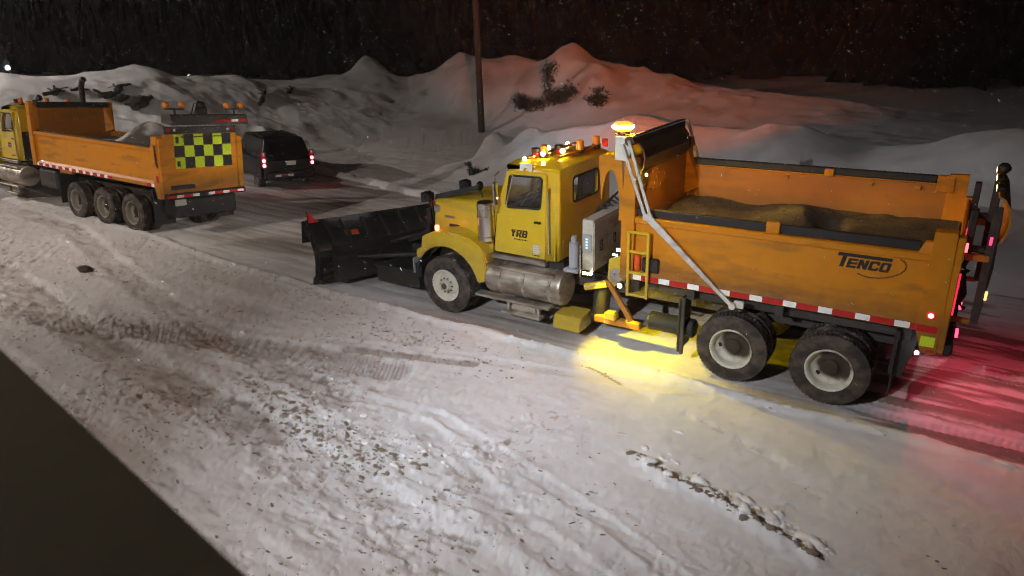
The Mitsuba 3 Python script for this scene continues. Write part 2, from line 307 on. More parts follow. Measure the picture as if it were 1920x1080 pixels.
# clods lying on the snow: a stuff layer, too many to count
def clods(n, sizes, weight, seed, mat, key, label, squash=.6, area=(-3.5, 17, 1.5, 9.5), long=3.2):
    r = np.random.default_rng(seed); xs, ys = r.uniform(area[0], area[1], n * 12), r.uniform(area[2], area[3], n * 12)
    keep = r.uniform(0, 1, len(xs)) < weight(xs, ys); xs, ys = xs[keep][:n], ys[keep][:n]
    h, _ = ground_fields(xs[:, None], ys[:, None]); out_v, out_f, at = [], [], 0
    base = [trimesh.creation.icosphere(1, 1.0) for _ in range(6)]
    shp = [b.vertices * (1 + .5 * (meshkit.noise(b.vertices * 1.7 + 9 * k, k) - .5))[:, None] * 1.0 for k, b in enumerate(base)]
    for k in range(len(xs)):
        s = sizes[0] * (sizes[1] / sizes[0]) ** (r.uniform() ** 2.2); v = shp[k % 6] * s * np.array([r.uniform(1.0, long), r.uniform(.6, 1.1), squash * r.uniform(.6, 1.2)])
        c, q = math.cos(a := r.normal(-.05, .4)), math.sin(a); v = np.c_[v[:, 0] * c - v[:, 1] * q, v[:, 0] * q + v[:, 1] * c, v[:, 2]]
        out_v.append(v + [xs[k], ys[k], h[k, 0] + -.02 * s]); out_f.append(base[0].faces + at); at += len(v)
    reg(key, trimesh.Trimesh(np.vstack(out_v), np.vstack(out_f), process=False), mat, True); tag(key, label, kind='stuff')
def wdark(x, y):
    c = .30 * S(4.5, 9, x) + .22 * S(5, 7, y) * S(1, 4, x)
    c += 1.0 * np.exp(-(pdist(x, y, [(7.8, 5.3), (5.5, 5.5), (3.6, 5.75)])[0] / .38) ** 2) + .5 * np.exp(-(((x - 6.3) / 1.2) ** 2 + ((y - 2.7) / .5) ** 2))
    c += .9 * np.exp(-(pdist(x, y, CRACK_B[1:])[0] / .05) ** 2) + .30 * np.exp(-(pdist(x, y, LINE_C)[0] / .04) ** 2) + .35 * np.exp(-(((x - 2.4) / .9) ** 2 + ((y - 5.2) / .7) ** 2))
    return np.clip(c, 0, 1) * S(0, .35, y - EDGE_Y(x)) * S(.40, .62, F(x * 2.2, y * 2.8, 2, 31) + .12 * (np.hypot(x - 5, y - 5.5) < 1.2) + .1 * (x < 2))
clods(7000, (.004, .018), wdark, 3, 'dirt_clod', 'dirt_clods', 'brown crumbs of dirty ice scattered over the trodden snow')
def wsnow(x, y):
    return np.clip(.95 * np.exp(-(pdist(x, y + .12, CRACK_B)[0] / .14) ** 2) + .35 * np.exp(-((y - EDGE_Y(x) - .12) / .12) ** 2) + .004, 0, 1) * S(.4, .6, F(x * 1.6, y * 2, 2, 33) + .1)
clods(900, (.008, .045), wsnow, 5, 'snow_clod', 'snow_crumbs', 'lumps of broken white snow along the ruts and crust edges')

def nearB(off, wd): return lambda x, y: np.exp(-(pdist(x, y - off, CRACK_B)[0] / wd) ** 2) * (.25 + .75 * S(1.3, .3, x))
clods(150, (.022, .085), nearB(-.13, .10), 8, 'snow_clod', 'crust_lumps', 'rounded lumps of broken white crust along the short ridge at lower right', .75, (-.8, 1.8, 3.5, 4.7), 1.7)
clods(260, (.010, .045), nearB(.02, .045), 9, 'dirt_clod', 'crust_dirt', 'dark brown frozen dirt under the short broken crust ridge', .7, (-.8, 1.8, 3.5, 4.7), 2.2)
clods(420, (.008, .036), lambda x, y: np.exp(-(pdist(x, y, [(6.4, 5.35), (5.2, 5.6), (4.2, 5.45)])[0] / .28) ** 2), 10, 'dirt_clod', 'rut_lumps', 'brown lumps of frozen slush heaped in the middle of the long rut', .8, (3.6, 7.2, 4.7, 6.4), 2.)
clods(110, (.012, .045), lambda x, y: np.exp(-(pdist(x, y, [(6.4, 5.25), (5.2, 5.4), (4.0, 5.2)])[0] / .4) ** 2), 12, 'snow_clod', 'rut_snow_lumps', 'white lumps of snow thrown beside the brown slush heap', .8, (3.4, 7.4, 4.4, 6.4), 1.7)
clods(380, (.006, .022), lambda x, y: np.exp(-(((x - 6.6) / 1.6) ** 2 + ((y - 2.6) / .55) ** 2)) * S(.45, .6, F(x * 2, y * 3, 2, 35)), 13, 'dirt_clod', 'slush_crumbs', 'brown crumbs in the churned snow beside the front wheel', .7, (3.6, 9.6, 1.6, 4.0), 2.4)

# ------------------------------------------------------------------ snow banks and the dark hill behind
from scipy.interpolate import RBFInterpolator
CTRL = np.array([
 (33.5, 1.5, 4.0), (31.6, -1.8, 4.04), (31.8, -3.9, 3.94), (32.2, -5.4, 4.02), (32.2, -7.6, 4.15), (31.8, -8.3, 3.94), (31.4, -9.1, 3.5), (31.6, -10.6, 3.45), (31.6, -12.4, 3.4), (32.6, -14.4, 3.05),
 (28.4, -4.2, 2.6), (28.0, -5.5, 2.5), (26.5, .5, 1.0), (26.0, -5.1, 1.3), (25.8, -9.4, 1.0), (28.3, -11.5, 1.9), (30, 3.5, 2.4), (25.5, 4, .3),
 (38, 1, .6), (39, -6, .4), (39, -14, .2), (37, -10, .8),
 (35.1, -17.8, 2.48), (34.3, -18.8, 2.57), (32.5, -20.7, 2.77), (31.4, -21.9, 3.5), (30.7, -22.6, 2.91), (29.7, -23.5, 2.4), (40, -22, .3), (36, -27, .2),
 (28.7, -24.4, 2.87), (27.1, -25.7, 3.85), (23.8, -26.9, 3.6), (19.9, -28.0, 3.95), (16.0, -28.8, 3.2), (13.4, -28.8, 2.4), (10.0, -29.5, 1.5), (5, -29, 1.2),
 (27.0, -20.5, 1.0), (23.2, -21.8, .35), (20.6, -19., .0), (17.5, -20.5, .5), (17, -23.5, 1.8), (20.5, -24.5, 1.9), (24.2, -23.6, 1.8), (14, -24, 1.5),
 (27, -34, .2), (19, -36, .2), (11, -37, .1), (2, -36, .2),
 (21.5, -16, .0), (24, -15, .1), (26, -17, .8), (18.5, -14.5, .0), (22.7, -11, -.1), (24, -8.2, .0), (20.8, -8.3, .0), (19.5, -11, -.05), (17.4, -8.3, .0), (23, -2.5, -.1), (22.5, -5, -.2), (24, 1, -.1),
 (17.3, -13.1, .1), (15.6, -12.9, .75), (14.6, -12.9, 1.05), (13.7, -13.1, 1.5), (11.8, -13.1, 1.85), (9.5, -13.1, 1.8), (7.1, -13.0, 1.7), (4.5, -12.7, 1.85), (3.1, -12.5, 1.6), (2.1, -12.1, 1.25), (1.2, -12.3, 1.3), (.1, -11.3, 1.8), (-.8, -11.4, 1.95), (-2.2, -10.8, 2.15), (-5, -10.5, 2.1), (-10, -10, 2.0),
 (14.6, -9.8, .25), (12, -9.2, .2), (9, -8.9, .15), (6, -8.6, .1), (3, -8.0, .1), (0, -7.6, .35), (-2.3, -7.4, .5), (-6, -7, .5), (14.7, -7.4, .0), (10, -7.3, -.05), (4, -6.9, -.05), (0, -5.7, .15), (-2.3, -5.4, .28), (-6, -5.2, .3), (-2.3, -4.2, -.1), (2, -4.8, -.1), (-8, -4, -.1),
 (16, -16, .2), (10, -17, .9), (4, -17, .9), (-2, -16, 1.0), (-10, -16, .8), (8, -22, .6), (-2, -24, .4), (-10, -30, .1), (30, -30, .5), (45, -5, 0), (45, -20, 0), (45, -35, 0), (45, 8, 0), (-14, -4, 0), (-14, -20, 0), (30, 8, .2)])
rbf = RBFInterpolator(CTRL[:, :2], CTRL[:, 2], kernel='linear', smoothing=.02)
bx = np.r_[np.linspace(-14, 36, 330), np.linspace(36.5, 46, 20)]; by = np.r_[np.linspace(-38, -16, 80)[:-1], np.linspace(-16, -3.6, 150), np.linspace(-3.5, 8, 60)]
BX, BY = np.meshgrid(bx, by, indexing='ij'); pts = np.stack([BX, BY], -1).reshape(-1, 2)
BZ = np.concatenate([rbf(c) for c in np.array_split(pts, 8)]).reshape(BX.shape)
amp = S(.15, 1.6, BZ)
wx, wy = BX + 1.5 * (F(BX * .3, BY * .3, 2, 50) - .5), BY + 1.5 * (F(BX * .3, BY * .3, 2, 51) - .5)
lump = 1 - np.abs(2 * F(wx * .32, wy * .32, 4, 41) - 1)
rough = F(BX * 1.3, BY * 1.3, 4, 42)
BZ = BZ + amp * (.75 * (lump - .72) + .28 * (rough - .5)) * (.55 + .45 * S(-15, -20, BY)) + .06 * (rough - .5)
# ploughed ridge along the far side of the lane
dj, _ = pdist(BX, BY, [(26, -9.5), (21.1, -8.3), (17.5, -7.8), (14.9, -7.3), (11, -7.3), (5, -7.0)])
BZ += np.exp(-(dj / .35) ** 2) * .34 * (.4 + 1.2 * F(BX * 2.5, BY * 2.5, 3, 44))
for gx, gy, gr, gh in ((15.4, -12.7, .9, .7), (13.9, -13.0, .9, .3), (9.0, -12.6, 2.0, .3), (3.6, -12.4, 2.2, .28), (-1.5, -10.8, 1.9, .25), (31.2, -22, 1.5, .4), (20.5, -27.6, 2.4, .4), (17.5, -25.5, 2.0, .45), (24.5, -24, 2.2, .45)):
    BZ += gh * S(gr, .2 * gr, np.hypot(BX - gx, (BY - gy) * .9) + .8 * (rough - .5))
edge = np.minimum.reduce([BX + 14, 46 - BX, BY + 38, 8 - BY]); BZ = BZ * S(0, 3, edge) - .6 * (1 - S(0, 3, edge))
inroad = S(-6.6, -5.4, BY) * S(25.5, 23.5, BX) * S(-.5, 1., BX)
BZ = BZ + ramp(BX, BY) - .12 - .6 * inroad
bdirt = .10 + .30 * S(.5, .75, F(BX * .5, BY * .5, 4, 60)) + .35 * S(.58, .7, F(BX * 1.4, BY * 1.4, 3, 61)) * S(22, 28, BX)
reg('snow_bank', up(sheet(0, 0, BX, BY, BZ)), 'bank_snow', True, color=snow_colour(np.clip(bdirt, 0, 1)).reshape(-1, 3))
tag('snow_bank', 'piled ploughed snow banks behind the road', kind='structure')
from scipy.interpolate import RegularGridInterpolator
bankz = RegularGridInterpolator((bx, by), BZ, bounds_error=False, fill_value=0.)
def tz(x, y): return max(float(bankz([[x, y]])[0]), gz(x, y))
# hill
hx, hy = np.meshgrid(np.linspace(-160, 260, 90), np.linspace(-330, -48, 50), indexing='ij')
hz = S(-50, -250, hy) * 26 * (.6 + .8 * F(hx * .012, hy * .012, 3, 70)) - .3
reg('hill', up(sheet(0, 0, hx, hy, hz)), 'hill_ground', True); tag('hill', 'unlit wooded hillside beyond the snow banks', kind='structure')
hgt = RegularGridInterpolator((hx[:, 0], hy[0]), hz, bounds_error=False, fill_value=0.)
fv, ff, at = [], [], 0
r = np.random.default_rng(11)
for k in range(900):
    x, y = r.uniform(-60, 220), -50 - 130 * r.uniform() ** 1.4; H = r.uniform(7, 15); R = H * r.uniform(.13, .2); z0 = float(hgt([[x, y]])[0])
    for t in range(7):
        zb = z0 + H * (.08 + .13 * t); rb = R * (1 - t / 7.4); zt = zb + H * .2; n = 7; a = np.arange(n) * 2 * np.pi / n + r.uniform(0, 6)
        rr_ = rb * r.uniform(.7, 1.25, n); v = np.c_[x + rr_ * np.cos(a), y + rr_ * np.sin(a), zb - r.uniform(0, .06 * H, n)]
        fv.append(np.vstack([v, [x, y, zt]])); ff.append(np.array([[at + i, at + (i + 1) % n, at + n] for i in range(n)])); at += n + 1
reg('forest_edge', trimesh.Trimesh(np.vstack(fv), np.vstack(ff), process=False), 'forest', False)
tag('forest_edge', 'far dark conifer wood on the hillside', kind='stuff')

# ------------------------------------------------------------------ plough trucks
def tyre_mesh(r, w, rim, lugs):
    h = w / 2
    prof = [(rim, -h * .62), (rim + .02, -h * .86), (rim + (r - rim) * .35, -h * 1.0), (rim + (r - rim) * .7, -h * .98), (r - .045, -h * .88), (r - .012, -h * .78), (r - .012, h * .78), (r - .045, h * .88), (rim + (r - rim) * .7, h * .98), (rim + (r - rim) * .35, h), (rim + .02, h * .86), (rim, h * .62)]
    m = revolve(prof, 56); L = []
    for i in range(lugs):
        for s in (-1, 1):
            a = 2 * math.pi * (i + .25 * s) / lugs; b = box(r - .03, r + .001, -.5 * math.pi * r / lugs * 1.45, .5 * math.pi * r / lugs * 1.45, s * h * .06, s * h * .84, .004)
            b.apply_transform(trimesh.transformations.rotation_matrix(a, [0, 0, 1])); L.append(b)
    return cat(m, *L)
AXLE = np.array([[1, 0, 0, 0], [0, 0, 1, 0], [0, -1, 0, 0], [0, 0, 0, 1.]])    # wheel axis z -> +y
def ax(x, y, z, side=1, spin=0., steer=0.):
    M = AXLE.copy()
    if side < 0: M = trimesh.transformations.rotation_matrix(math.pi, [0, 0, 1]) @ M
    M = trimesh.transformations.rotation_matrix(steer, [0, 0, 1]) @ M @ trimesh.transformations.rotation_matrix(spin, [0, 0, 1])
    M = M.copy(); M[:3, 3] = x, y, z; return M
def coloured(m, cfun):
    return np.clip(cfun(np.array(m.vertices)), 0, 1)
TY_R, TY_F = tyre_mesh(.528, .27, .285, 54), tyre_mesh(.562, .40, .285, 46)
def rim_rear():
    return revolve([(.285, -.13), (.300, -.01), (.317, .0), (.317, .012), (.305, .016), (.283, -.004), (.270, -.035), (.264, -.06), (.262, -.085), (.255, -.105), (.245, -.12), (.228, -.132), (.21, -.144), (.19, -.155), (.172, -.158), (.155, -.160), (.150, -.150), (.118, -.148), (.112, -.118), (.098, -.100), (.0, -.098)], 64)
def rim_front():
    return revolve([(.285, -.2), (.300, -.01), (.317, .0), (.317, .012), (.303, .016), (.285, -.008), (.270, -.04), (.235, -.05), (.205, -.03), (.16, -.028), (.155, -.028), (.115, -.026), (.108, .03), (.09, .05), (.0, .052)], 64)
def rust(seed, dx, dy, amt, base=(.70, .66, .56)):
    def f(v):
        rr = np.hypot(v[:, 0] - dx, v[:, 1] - dy); n = meshkit.fbm(v * 9 + seed, 3, seed)
        k = S(.29, .19, rr + .11 * (n - .5)) * amt; k2 = S(.4, .8, meshkit.fbm(v * 14 + 3 * seed, 3, seed + 1)) * .5
        c = np.array(base)[None] * (1 - k2[:, None] * .6) + np.array((.30, .22, .13))[None] * k2[:, None] * .6
        return c * (1 - k[:, None]) + np.array((.032, .019, .012))[None] * k[:, None]
    return f
def wheel(t, x, y_out, side, front, seed, dull=1.0):
    w = t.holder('wheel'); r = .56 if front else .53; ty = TY_F if front else TY_R; hw = .2 if front else .135
    def put(part, mesh, mat, M, **k):
        m = totri(mesh).copy(); m.apply_transform(M); return t.add(part, m, mat, parent=w, **k)
    sp = seed * .61
    put('tyre', ty, 'tyre_rubber', ax(x, side * (y_out - hw), r, side, sp), smooth=40)
    if not front: put('tyre', ty, 'tyre_rubber', ax(x, side * (y_out - hw - .33), r, side, sp + .2), smooth=40)
    rim = rim_front() if front else rim_rear(); M = ax(x, side * (y_out - .012), r, side, 0)
    c = coloured(rim, rust(seed, -.05, -.05, .97 if not front else .25, tuple(dull * q for q in ((.60, .57, .48) if not front else (.62, .58, .48)))))
    put('rim', rim, 'rim_paint', M, smooth=True, color=c)
    if front:
        nuts = cat(*[cyl((.143 * math.cos(a), .143 * math.sin(a), -.03), (.143 * math.cos(a), .143 * math.sin(a), .004), .014, 8) for a in np.arange(10) * math.pi / 5])
        put('wheel_nuts', nuts, 'dark_steel', M)
        if side > 0: put('hub_cap', cyl((0, 0, .03), (0, 0, .075), .06, 20), 'dark_steel', M)
    else:
        for k, a in enumerate((.72 if seed % 2 == 0 else .12,)):
            put('hand_hole', cyl((.205 * math.cos(a), .205 * math.sin(a) * 1, -.154), (.205 * math.cos(a), .205 * math.sin(a), -.138), .033, 18), 'rubber_seal', M)

def rail_y(z): return z
def build_truck(name, label, M, dx, bed_front, axles, main):
    t = Thing(name, label, 'plow truck', M); A = t.add
    # frame
    fr = [box(-1.0, 7.3 + dx, s * .36, s * .46, .78, 1.06, .01) for s in (-1, 1)] + [box(x, x + .1, -.36, .36, .82, 1.0) for x in (0, 1.4, 2.8, 4.2 + dx, 5.6 + dx, 7.0 + dx)]
    A('chassis', cat(*fr), 'dark_steel')
    for i, xa in enumerate(axles):
        for s in (1, -1): wheel(t, xa, 1.218, s, False, i + (0 if s > 0 else 5), 1.0 if main else .38)
        A('axle', cyl((xa, -1.0, .53), (xa, 1.0, .53), .09), 'dark_steel')
    for s in (1, -1): wheel(t, 6.8 + dx, 1.215, s, True, 9 + s)
    A('axle', cyl((6.8 + dx, -.95, .56), (6.8 + dx, .95, .56), .07), 'dark_steel')
    # ---- cab
    prof = poly([(4.43, 1.34), (4.43, 2.93), (4.60, 3.02), (5.15, 3.05), (5.34, 3.02), (5.50, 2.92), (5.44, 2.86), (5.66, 2.19), (5.76, 1.62), (5.80, 1.34)], .03)
    prof = affinity.translate(prof, dx)
    cs = poly([(-1.0, 1.2), (1.0, 1.2), (1.0, 2.35), (.965, 3.2), (-.965, 3.2), (-1.0, 2.35)])
    outer = toman(prism(prof, -1.02, 1.02)); yz = sg.Polygon([(-1.0, 1.2), (1.0, 1.2), (1.0, 2.35), (.955, 2.86), (.90, 2.96), (.80, 3.02), (.5, 3.055), (-.5, 3.055), (-.80, 3.02), (-.90, 2.96), (-.955, 2.86), (-1.0, 2.35)])
    outer = outer ^ toman(prism_x(yz, 4.0 + dx, 6.2 + dx))
    # rounded rear corners
    rc = sg.box(4.43 + dx, -1.0, 7 + dx, 1.0).buffer(-.09).buffer(.09); outer = outer ^ toman(prism_z(rc, 1, 3.4))
    inner = toman(prism(prof.buffer(-.045), -.955, .955)) ^ toman(prism_x(yz.buffer(-.045), 4.0 + dx, 6.2 + dx))
    win = poly([(5.47 + dx, 2.21), (5.365 + dx, 2.765), (4.725 + dx, 2.775), (4.78 + dx, 2.245)], .05)
    bw = poly([(-.45, 2.29), (.49, 2.29), (.49, 2.71), (-.45, 2.71)], .07)
    cab = outer - inner - toman(prism(win, -1.2, 1.2)) - toman(prism_x(bw, 4.2 + dx, 4.6 + dx))
    for s in (-1, 1):
        ws = poly([(s * .06, 2.27), (s * .88, 2.27), (s * .82, 2.80), (s * .06, 2.80)], .05); cab = cab - toman(prism_x(ws, 5.3 + dx, 6.0 + dx))
    cb = A('cab', cab, 'cab_paint')
    for s in (1, -1):
        gy = s * (.972)
        A('side_window', prism(win.buffer(.01), gy - .0015, gy + .0015) if s < 0 else prism(win.buffer(.01), .9705, .9735), 'window_glass', parent=cb)
        ring = win.buffer(.022).difference(win.buffer(-.012)); A('window_seal', prism(ring, 1.0135, 1.022) if s > 0 else prism(ring, -1.012, -1.0), 'rubber_seal', parent=cb)
    A('rear_window', prism_x(bw.buffer(.01), 4.452 + dx, 4.455 + dx), 'window_glass', parent=cb)
    A('window_seal', prism_x(bw.buffer(.022).difference(bw.buffer(-.012)), 4.418 + dx, 4.4295 + dx), 'rubber_seal', parent=cb)
    wsq = sg.Polygon([(-.9, 2.24), (.9, 2.24), (.84, 2.83), (-.84, 2.83)]); wm = prism_x(wsq, 0, .004)
    v = wm.vertices; wm.vertices = np.c_[v[:, 0] + 5.66 + dx - .33 * (v[:, 2] - 2.19) - .03, v[:, 1], v[:, 2]]
    A('windscreen', wm, 'window_glass', parent=cb)
    for s in (-1, 1):
        A('seat', cat(rhull([(4.75 + dx, s * .5 - .2, 1.95), (4.75 + dx, s * .5 + .2, 1.95), (4.68 + dx, s * .5 - .18, 2.62), (4.68 + dx, s * .5 + .18, 2.62)], .07, 12), rhull([(4.8 + dx, s * .5 - .2, 1.9), (4.8 + dx, s * .5 + .2, 1.9), (5.2 + dx, s * .5 - .2, 1.92), (5.2 + dx, s * .5 + .2, 1.92)], .08, 12)), 'interior')
    tor = trimesh.creation.torus(.23, .016, 32, 8); tor.apply_transform(trimesh.transformations.rotation_matrix(.9, [0, 1, 0])); tor.apply_translation([5.3 + dx, .5, 2.25])
    A('steering_wheel', tor, 'interior'); A('dashboard', box(5.38 + dx, 5.6 + dx, -.93, .93, 1.9, 2.22, .03), 'interior')
    # doors: a plate on the shell with its own edges
    dpoly = poly([(5.76 + dx, 1.36), (5.645 + dx, 2.20), (5.425 + dx, 2.845), (4.635 + dx, 2.845), (4.665 + dx, 2.2), (4.70 + dx, 1.36)], .04).difference(win.buffer(.004))
    for s in (1, -1):
        d = A('door', prism(dpoly, 1.0, 1.012) if s > 0 else prism(dpoly, -1.012, -1.0), 'cab_paint')
        A('door_sill', box(4.67 + dx, 5.82 + dx, s * .96, s * 1.06, 1.235, 1.33, .012), 'brushed_aluminium', label='dull aluminium step strip below the door' if s > 0 else None)
        A('grab_rail', tube([(4.585 + dx, s * 1.0, 1.47), (4.585 + dx, s * 1.06, 1.49), (4.585 + dx, s * 1.06, 2.58), (4.585 + dx, s * 1.0, 2.60)], .016), 'chrome')
        A('door_handle', box(4.76 + dx, 4.90 + dx, s * 1.014, s * 1.035, 1.98, 2.02, .006), 'black_steel', parent=d)
        if s > 0:
            A('wind_deflector', tube([(5.455 + dx, 1.035, 2.23), (5.30 + dx, 1.035, 2.76)], .011), 'chrome', parent=d)
        # mirrors
        mk = A('mirror', box(5.56 + dx, 5.63 + dx, s * 1.10, s * 1.20, 2.24, 2.66, .02), 'chrome')
        A('mirror_bracket', cat(tube([(5.62 + dx, s * .98, 2.80), (5.6 + dx, s * 1.15, 2.76), (5.6 + dx, s * 1.15, 2.14), (5.68 + dx, s * .99, 2.06)], .014)), 'chrome', parent=mk)
        A('marker_lamp', cyl((5.545 + dx, s * 1.15, 2.38), (5.56 + dx, s * 1.15, 2.38), .018, 12), 'red_plastic', parent=mk, emitter=emit((1, .25, .2), 6 if (main and s > 0) else .1, .02))
    d0 = t.key + '__door'
    if main:
        def yl(c):
            w_, h_, t_ = .105, .130, .036
            if c == 'Y': return sg.Polygon([(0, h_), (.04, h_), (.0525, .085), (.065, h_), (.105, h_), (.072, .055), (.072, 0), (.034, 0), (.034, .055)])
            B = sg.box(0, 0, w_, h_).buffer(-.02).buffer(.02)
            B = B.union(sg.box(0, 0, t_, h_))
            if c == 'B': return B.difference(sg.box(t_, .026, w_ - t_ + .004, .054)).difference(sg.box(t_, .078, w_ - t_ + .004, .104)).difference(sg.Polygon([(w_ + .01, .052), (w_ + .01, .078), (w_ - .010, .065)]))
            return sg.box(0, .045, w_, h_).buffer(-.02).buffer(.02).union(sg.box(0, 0, t_, h_)).union(sg.Polygon([(.04, .06), (.078, .06), (.112, 0), (.068, 0)])).difference(sg.box(t_, .072, w_ - t_ + .004, .104))
        for k_, c_ in enumerate('YRB'): A('company_letter', side_text(prism_z(affinity.affine_transform(affinity.translate(yl(c_), k_ * .118, 0), [1, .2, 0, 1, 0, 0]), 0, .003), 5.40 + dx, 1.0125, 1.69), 'maroon_lettering', parent=d0, label='dark slanted letters YRB on the driver door' if k_ == 0 else None)
        A('small_print', cat(*[box(5.32 + dx - k * .032, 5.298 + dx - k * .032, 1.0125, 1.0145, 1.635, 1.655 + .006 * (k % 2), .001) for k in range(9)]), 'dark_lettering', parent=d0)
        A('sticker', cat(*[box(4.80 + dx, 4.94 + dx, 1.0125, 1.0145, z, z + .03, .001) for z in (1.44, 1.48, 1.52, 1.56)]), 'plate_white', parent=d0)
        A('small_print', box(4.79 + dx, 4.95 + dx, 1.0125, 1.0145, 1.395, 1.412, .001), 'dark_lettering', parent=d0)
        P = sg.box(4.93 + dx, 2.86, 5.17 + dx, 2.99).difference(sg.Point(5.05 + dx, 2.855).buffer(.062))
        A('roof_bracket', prism(P, .975, .998), 'white_paint', label='small white bracket with an arched cutout above the door')
    else:
        A('door_mark', cat(box(5.0 + dx, 5.2 + dx, 1.0125, 1.0145, 1.72, 1.86, .001), box(4.85 + dx, 5.05 + dx, 1.0125, 1.0145, 1.46, 1.5, .001)), 'dark_lettering', parent=d0)
    # roof lamps
    A('roof_lamp_bar', cat(box(4.52 + dx, 4.60 + dx, -.75, .80, 3.075, 3.105), box(5.02 + dx, 5.10 + dx, -.8, .84, 3.06, 3.09)), 'orange_dull')
    for x, y in ((5.06, .66), (4.86, .22)):
        b = A('beacon', cyl((x + dx, y, 3.06), (x + dx, y, 3.13), .065, 18), 'red_plastic'); A('beacon_cap', cyl((x + dx, y, 3.13), (x + dx, y, 3.2), .075, 18), 'black_steel', parent=b)
    for x, y, h in ((4.93, .60, .15), (4.56, .0, .17), (4.56, -.62, .15)):
        b = A('beacon', cyl((x + dx, y, 3.10), (x + dx, y, 3.10 + h), .07, 20, .062), 'amber_plastic'); A('beacon_base', cyl((x + dx, y, 3.04), (x + dx, y, 3.10), .08, 18), 'black_steel', parent=b)
    if main:
        for (x, y, z, c, p, rr) in ((5.16, .86, 3.04, (1, .62, .28), 60, .035), (4.88, .72, 3.12, (1, .68, .32), 45, .04), (4.66, .44, 3.14, (1, .62, .12), 55, .045), (5.03, .78, 3.07, (1, .5, .1), 10, .02), (5.2, .0, 3.09, (1, .6, .25), 50, .04), (5.2, -.7, 3.06, (1, .6, .25), 50, .04)):
            A('marker_lamp', trimesh.creation.icosphere(2, rr).apply_translation([x + dx, y, z]), 'amber_plastic', emitter=emit(c, p, .6))
        b = A('beacon', cyl((3.78, .62, 3.30), (3.78, .62, 3.42), .05, 16), 'red_plastic', label='small dark red beacon on the cab shield edge')
    # ---- hood
    hood = rhull([(5.62 + dx, s * .80, 2.16) for s in (-1, 1)] + [(5.62 + dx, s * .86, 1.4) for s in (-1, 1)] + [(7.36 + dx, s * .53, 1.98) for s in (-1, 1)] + [(7.40 + dx, s * .60, 1.25) for s in (-1, 1)], .09, 28)
    hd = A('hood', hood, 'cab_paint')
    A('grille', box(7.45 + dx, 7.53 + dx, -.50, .50, 1.2, 1.95, .02), 'chrome', parent=hd)
    for k in range(7): A('grille_bar', box(7.525 + dx, 7.54 + dx, -.46, .46, 1.27 + .095 * k, 1.30 + .095 * k, .004), 'black_steel', parent=hd)
    A('hood_trim', side_text(prism_z(poly([(0, 0), (.55, 0), (.62, .02), (.55, .045), (0, .045)]), 0, .01), 7.1 + dx, .715, 1.755), 'brushed_aluminium', parent=hd)
    A('model_plate', box(6.72 + dx, 6.98 + dx, .745, .76, 1.60, 1.65, .002), 'dark_lettering', parent=hd)
    A('corner_plate', box(7.26 + dx, 7.45 + dx, .575, .645, 1.80, 1.95, .02), 'brushed_aluminium', parent=hd)
    A('hood_guard', hull([(7.46 + dx, .58, 2.03), (7.46 + dx, .50, 2.06), (7.46 + dx, .54, 2.13), (6.50 + dx, .50, 2.28), (6.50 + dx, .42, 2.31), (6.50 + dx, .46, 2.38)]), 'black_steel')
    mk = A('hood_mirror', blob((6.30 + dx, .64, 2.42), .095, 3, 2, .05, 1, (.55, 1, 1)), 'black_steel'); A('mirror_stem', tube([(6.30 + dx, .64, 2.36), (6.22 + dx, .66, 2.22)], .012), 'black_steel', parent=mk)
    for s in (1, -1):
        fp = poly([(7.50, 1.02), (7.50, 1.17), (7.37, 1.24), (7.33, 1.46), (7.10, 1.57), (6.75, 1.63), (6.45, 1.61), (6.2, 1.56), (6.0, 1.46), (5.86, 1.30), (5.80, 1.02), (5.84, .80), (6.02, .74)], .05)
        fp = affinity.translate(fp, dx).difference(sg.Point(6.8 + dx, .56).buffer(.765, quad_segs=16)); ys = (.70, 1.16)
        m1 = prism(fp, *ys); m2 = prism(fp.buffer(-.018), 1.16, 1.19); m3_ = prism(fp.buffer(-.045), 1.19, 1.205)
        fm = cat(m1, m2, m3_)
        if s < 0: fm = trimesh.Trimesh(fm.vertices * [1, -1, 1], fm.faces[:, ::-1], process=False)
        f_ = A('fender', fm, 'cab_paint', smooth=45)
        arch = sg.Point(6.8 + dx, .56).buffer(.80, quad_segs=20).difference(sg.Point(6.8 + dx, .56).buffer(.755, quad_segs=20)).intersection(sg.box(5 + dx, .78, 9 + dx, 3))
        A('wheel_arch_lip', prism(arch, .9, 1.14) if s > 0 else prism(arch, -1.14, -.9), 'rubber_flap', parent=f_)
        A('inner_fender', prism(sg.Point(6.8 + dx, .56).buffer(.765).intersection(sg.box(5, .7, 30, 3)), .46 if s > 0 else -.5, .5 if s > 0 else -.46), 'dark_steel', parent=f_)
        if s > 0: A('marker_lamp', cat(cyl((7.02 + dx, 1.08, 1.60), (7.02 + dx, 1.08, 1.69), .042, 16)), 'red_plastic', parent=f_, emitter=emit((1, .16, .08), 9 if main else .5, .3), label='lit red marker lamp on top of the fender')
        # air cleaner
        ac = A('air_cleaner', cyl((5.95 + dx, s * .97, 1.52), (5.95 + dx, s * .97, 2.24), .155, 32), 'chrome')
        
        for z in (1.60, 1.98, 2.10, 2.17): A('air_cleaner_band', cyl((5.95 + dx, s * .97, z), (5.95 + dx, s * .97, z + .022), .162, 32), 'brushed_aluminium', parent=ac)
        # fuel tanks and steps
        tk = A('fuel_tank', revolve([(0, 0), (.24, .0), (.295, .025), (.315, .07), (.315, 1.53), (.295, 1.575), (.24, 1.6), (0, 1.6)], 48, align((4.30 + dx, s * .90, .86), (5.9 + dx, s * .90, .86))[0]), 'tank_aluminium')
        for x in (4.52, 5.05, 5.55): A('tank_strap', cyl((x + dx - .03, s * .90, .86), (x + dx + .03, s * .90, .86), .322, 40), 'brushed_aluminium', parent=tk)
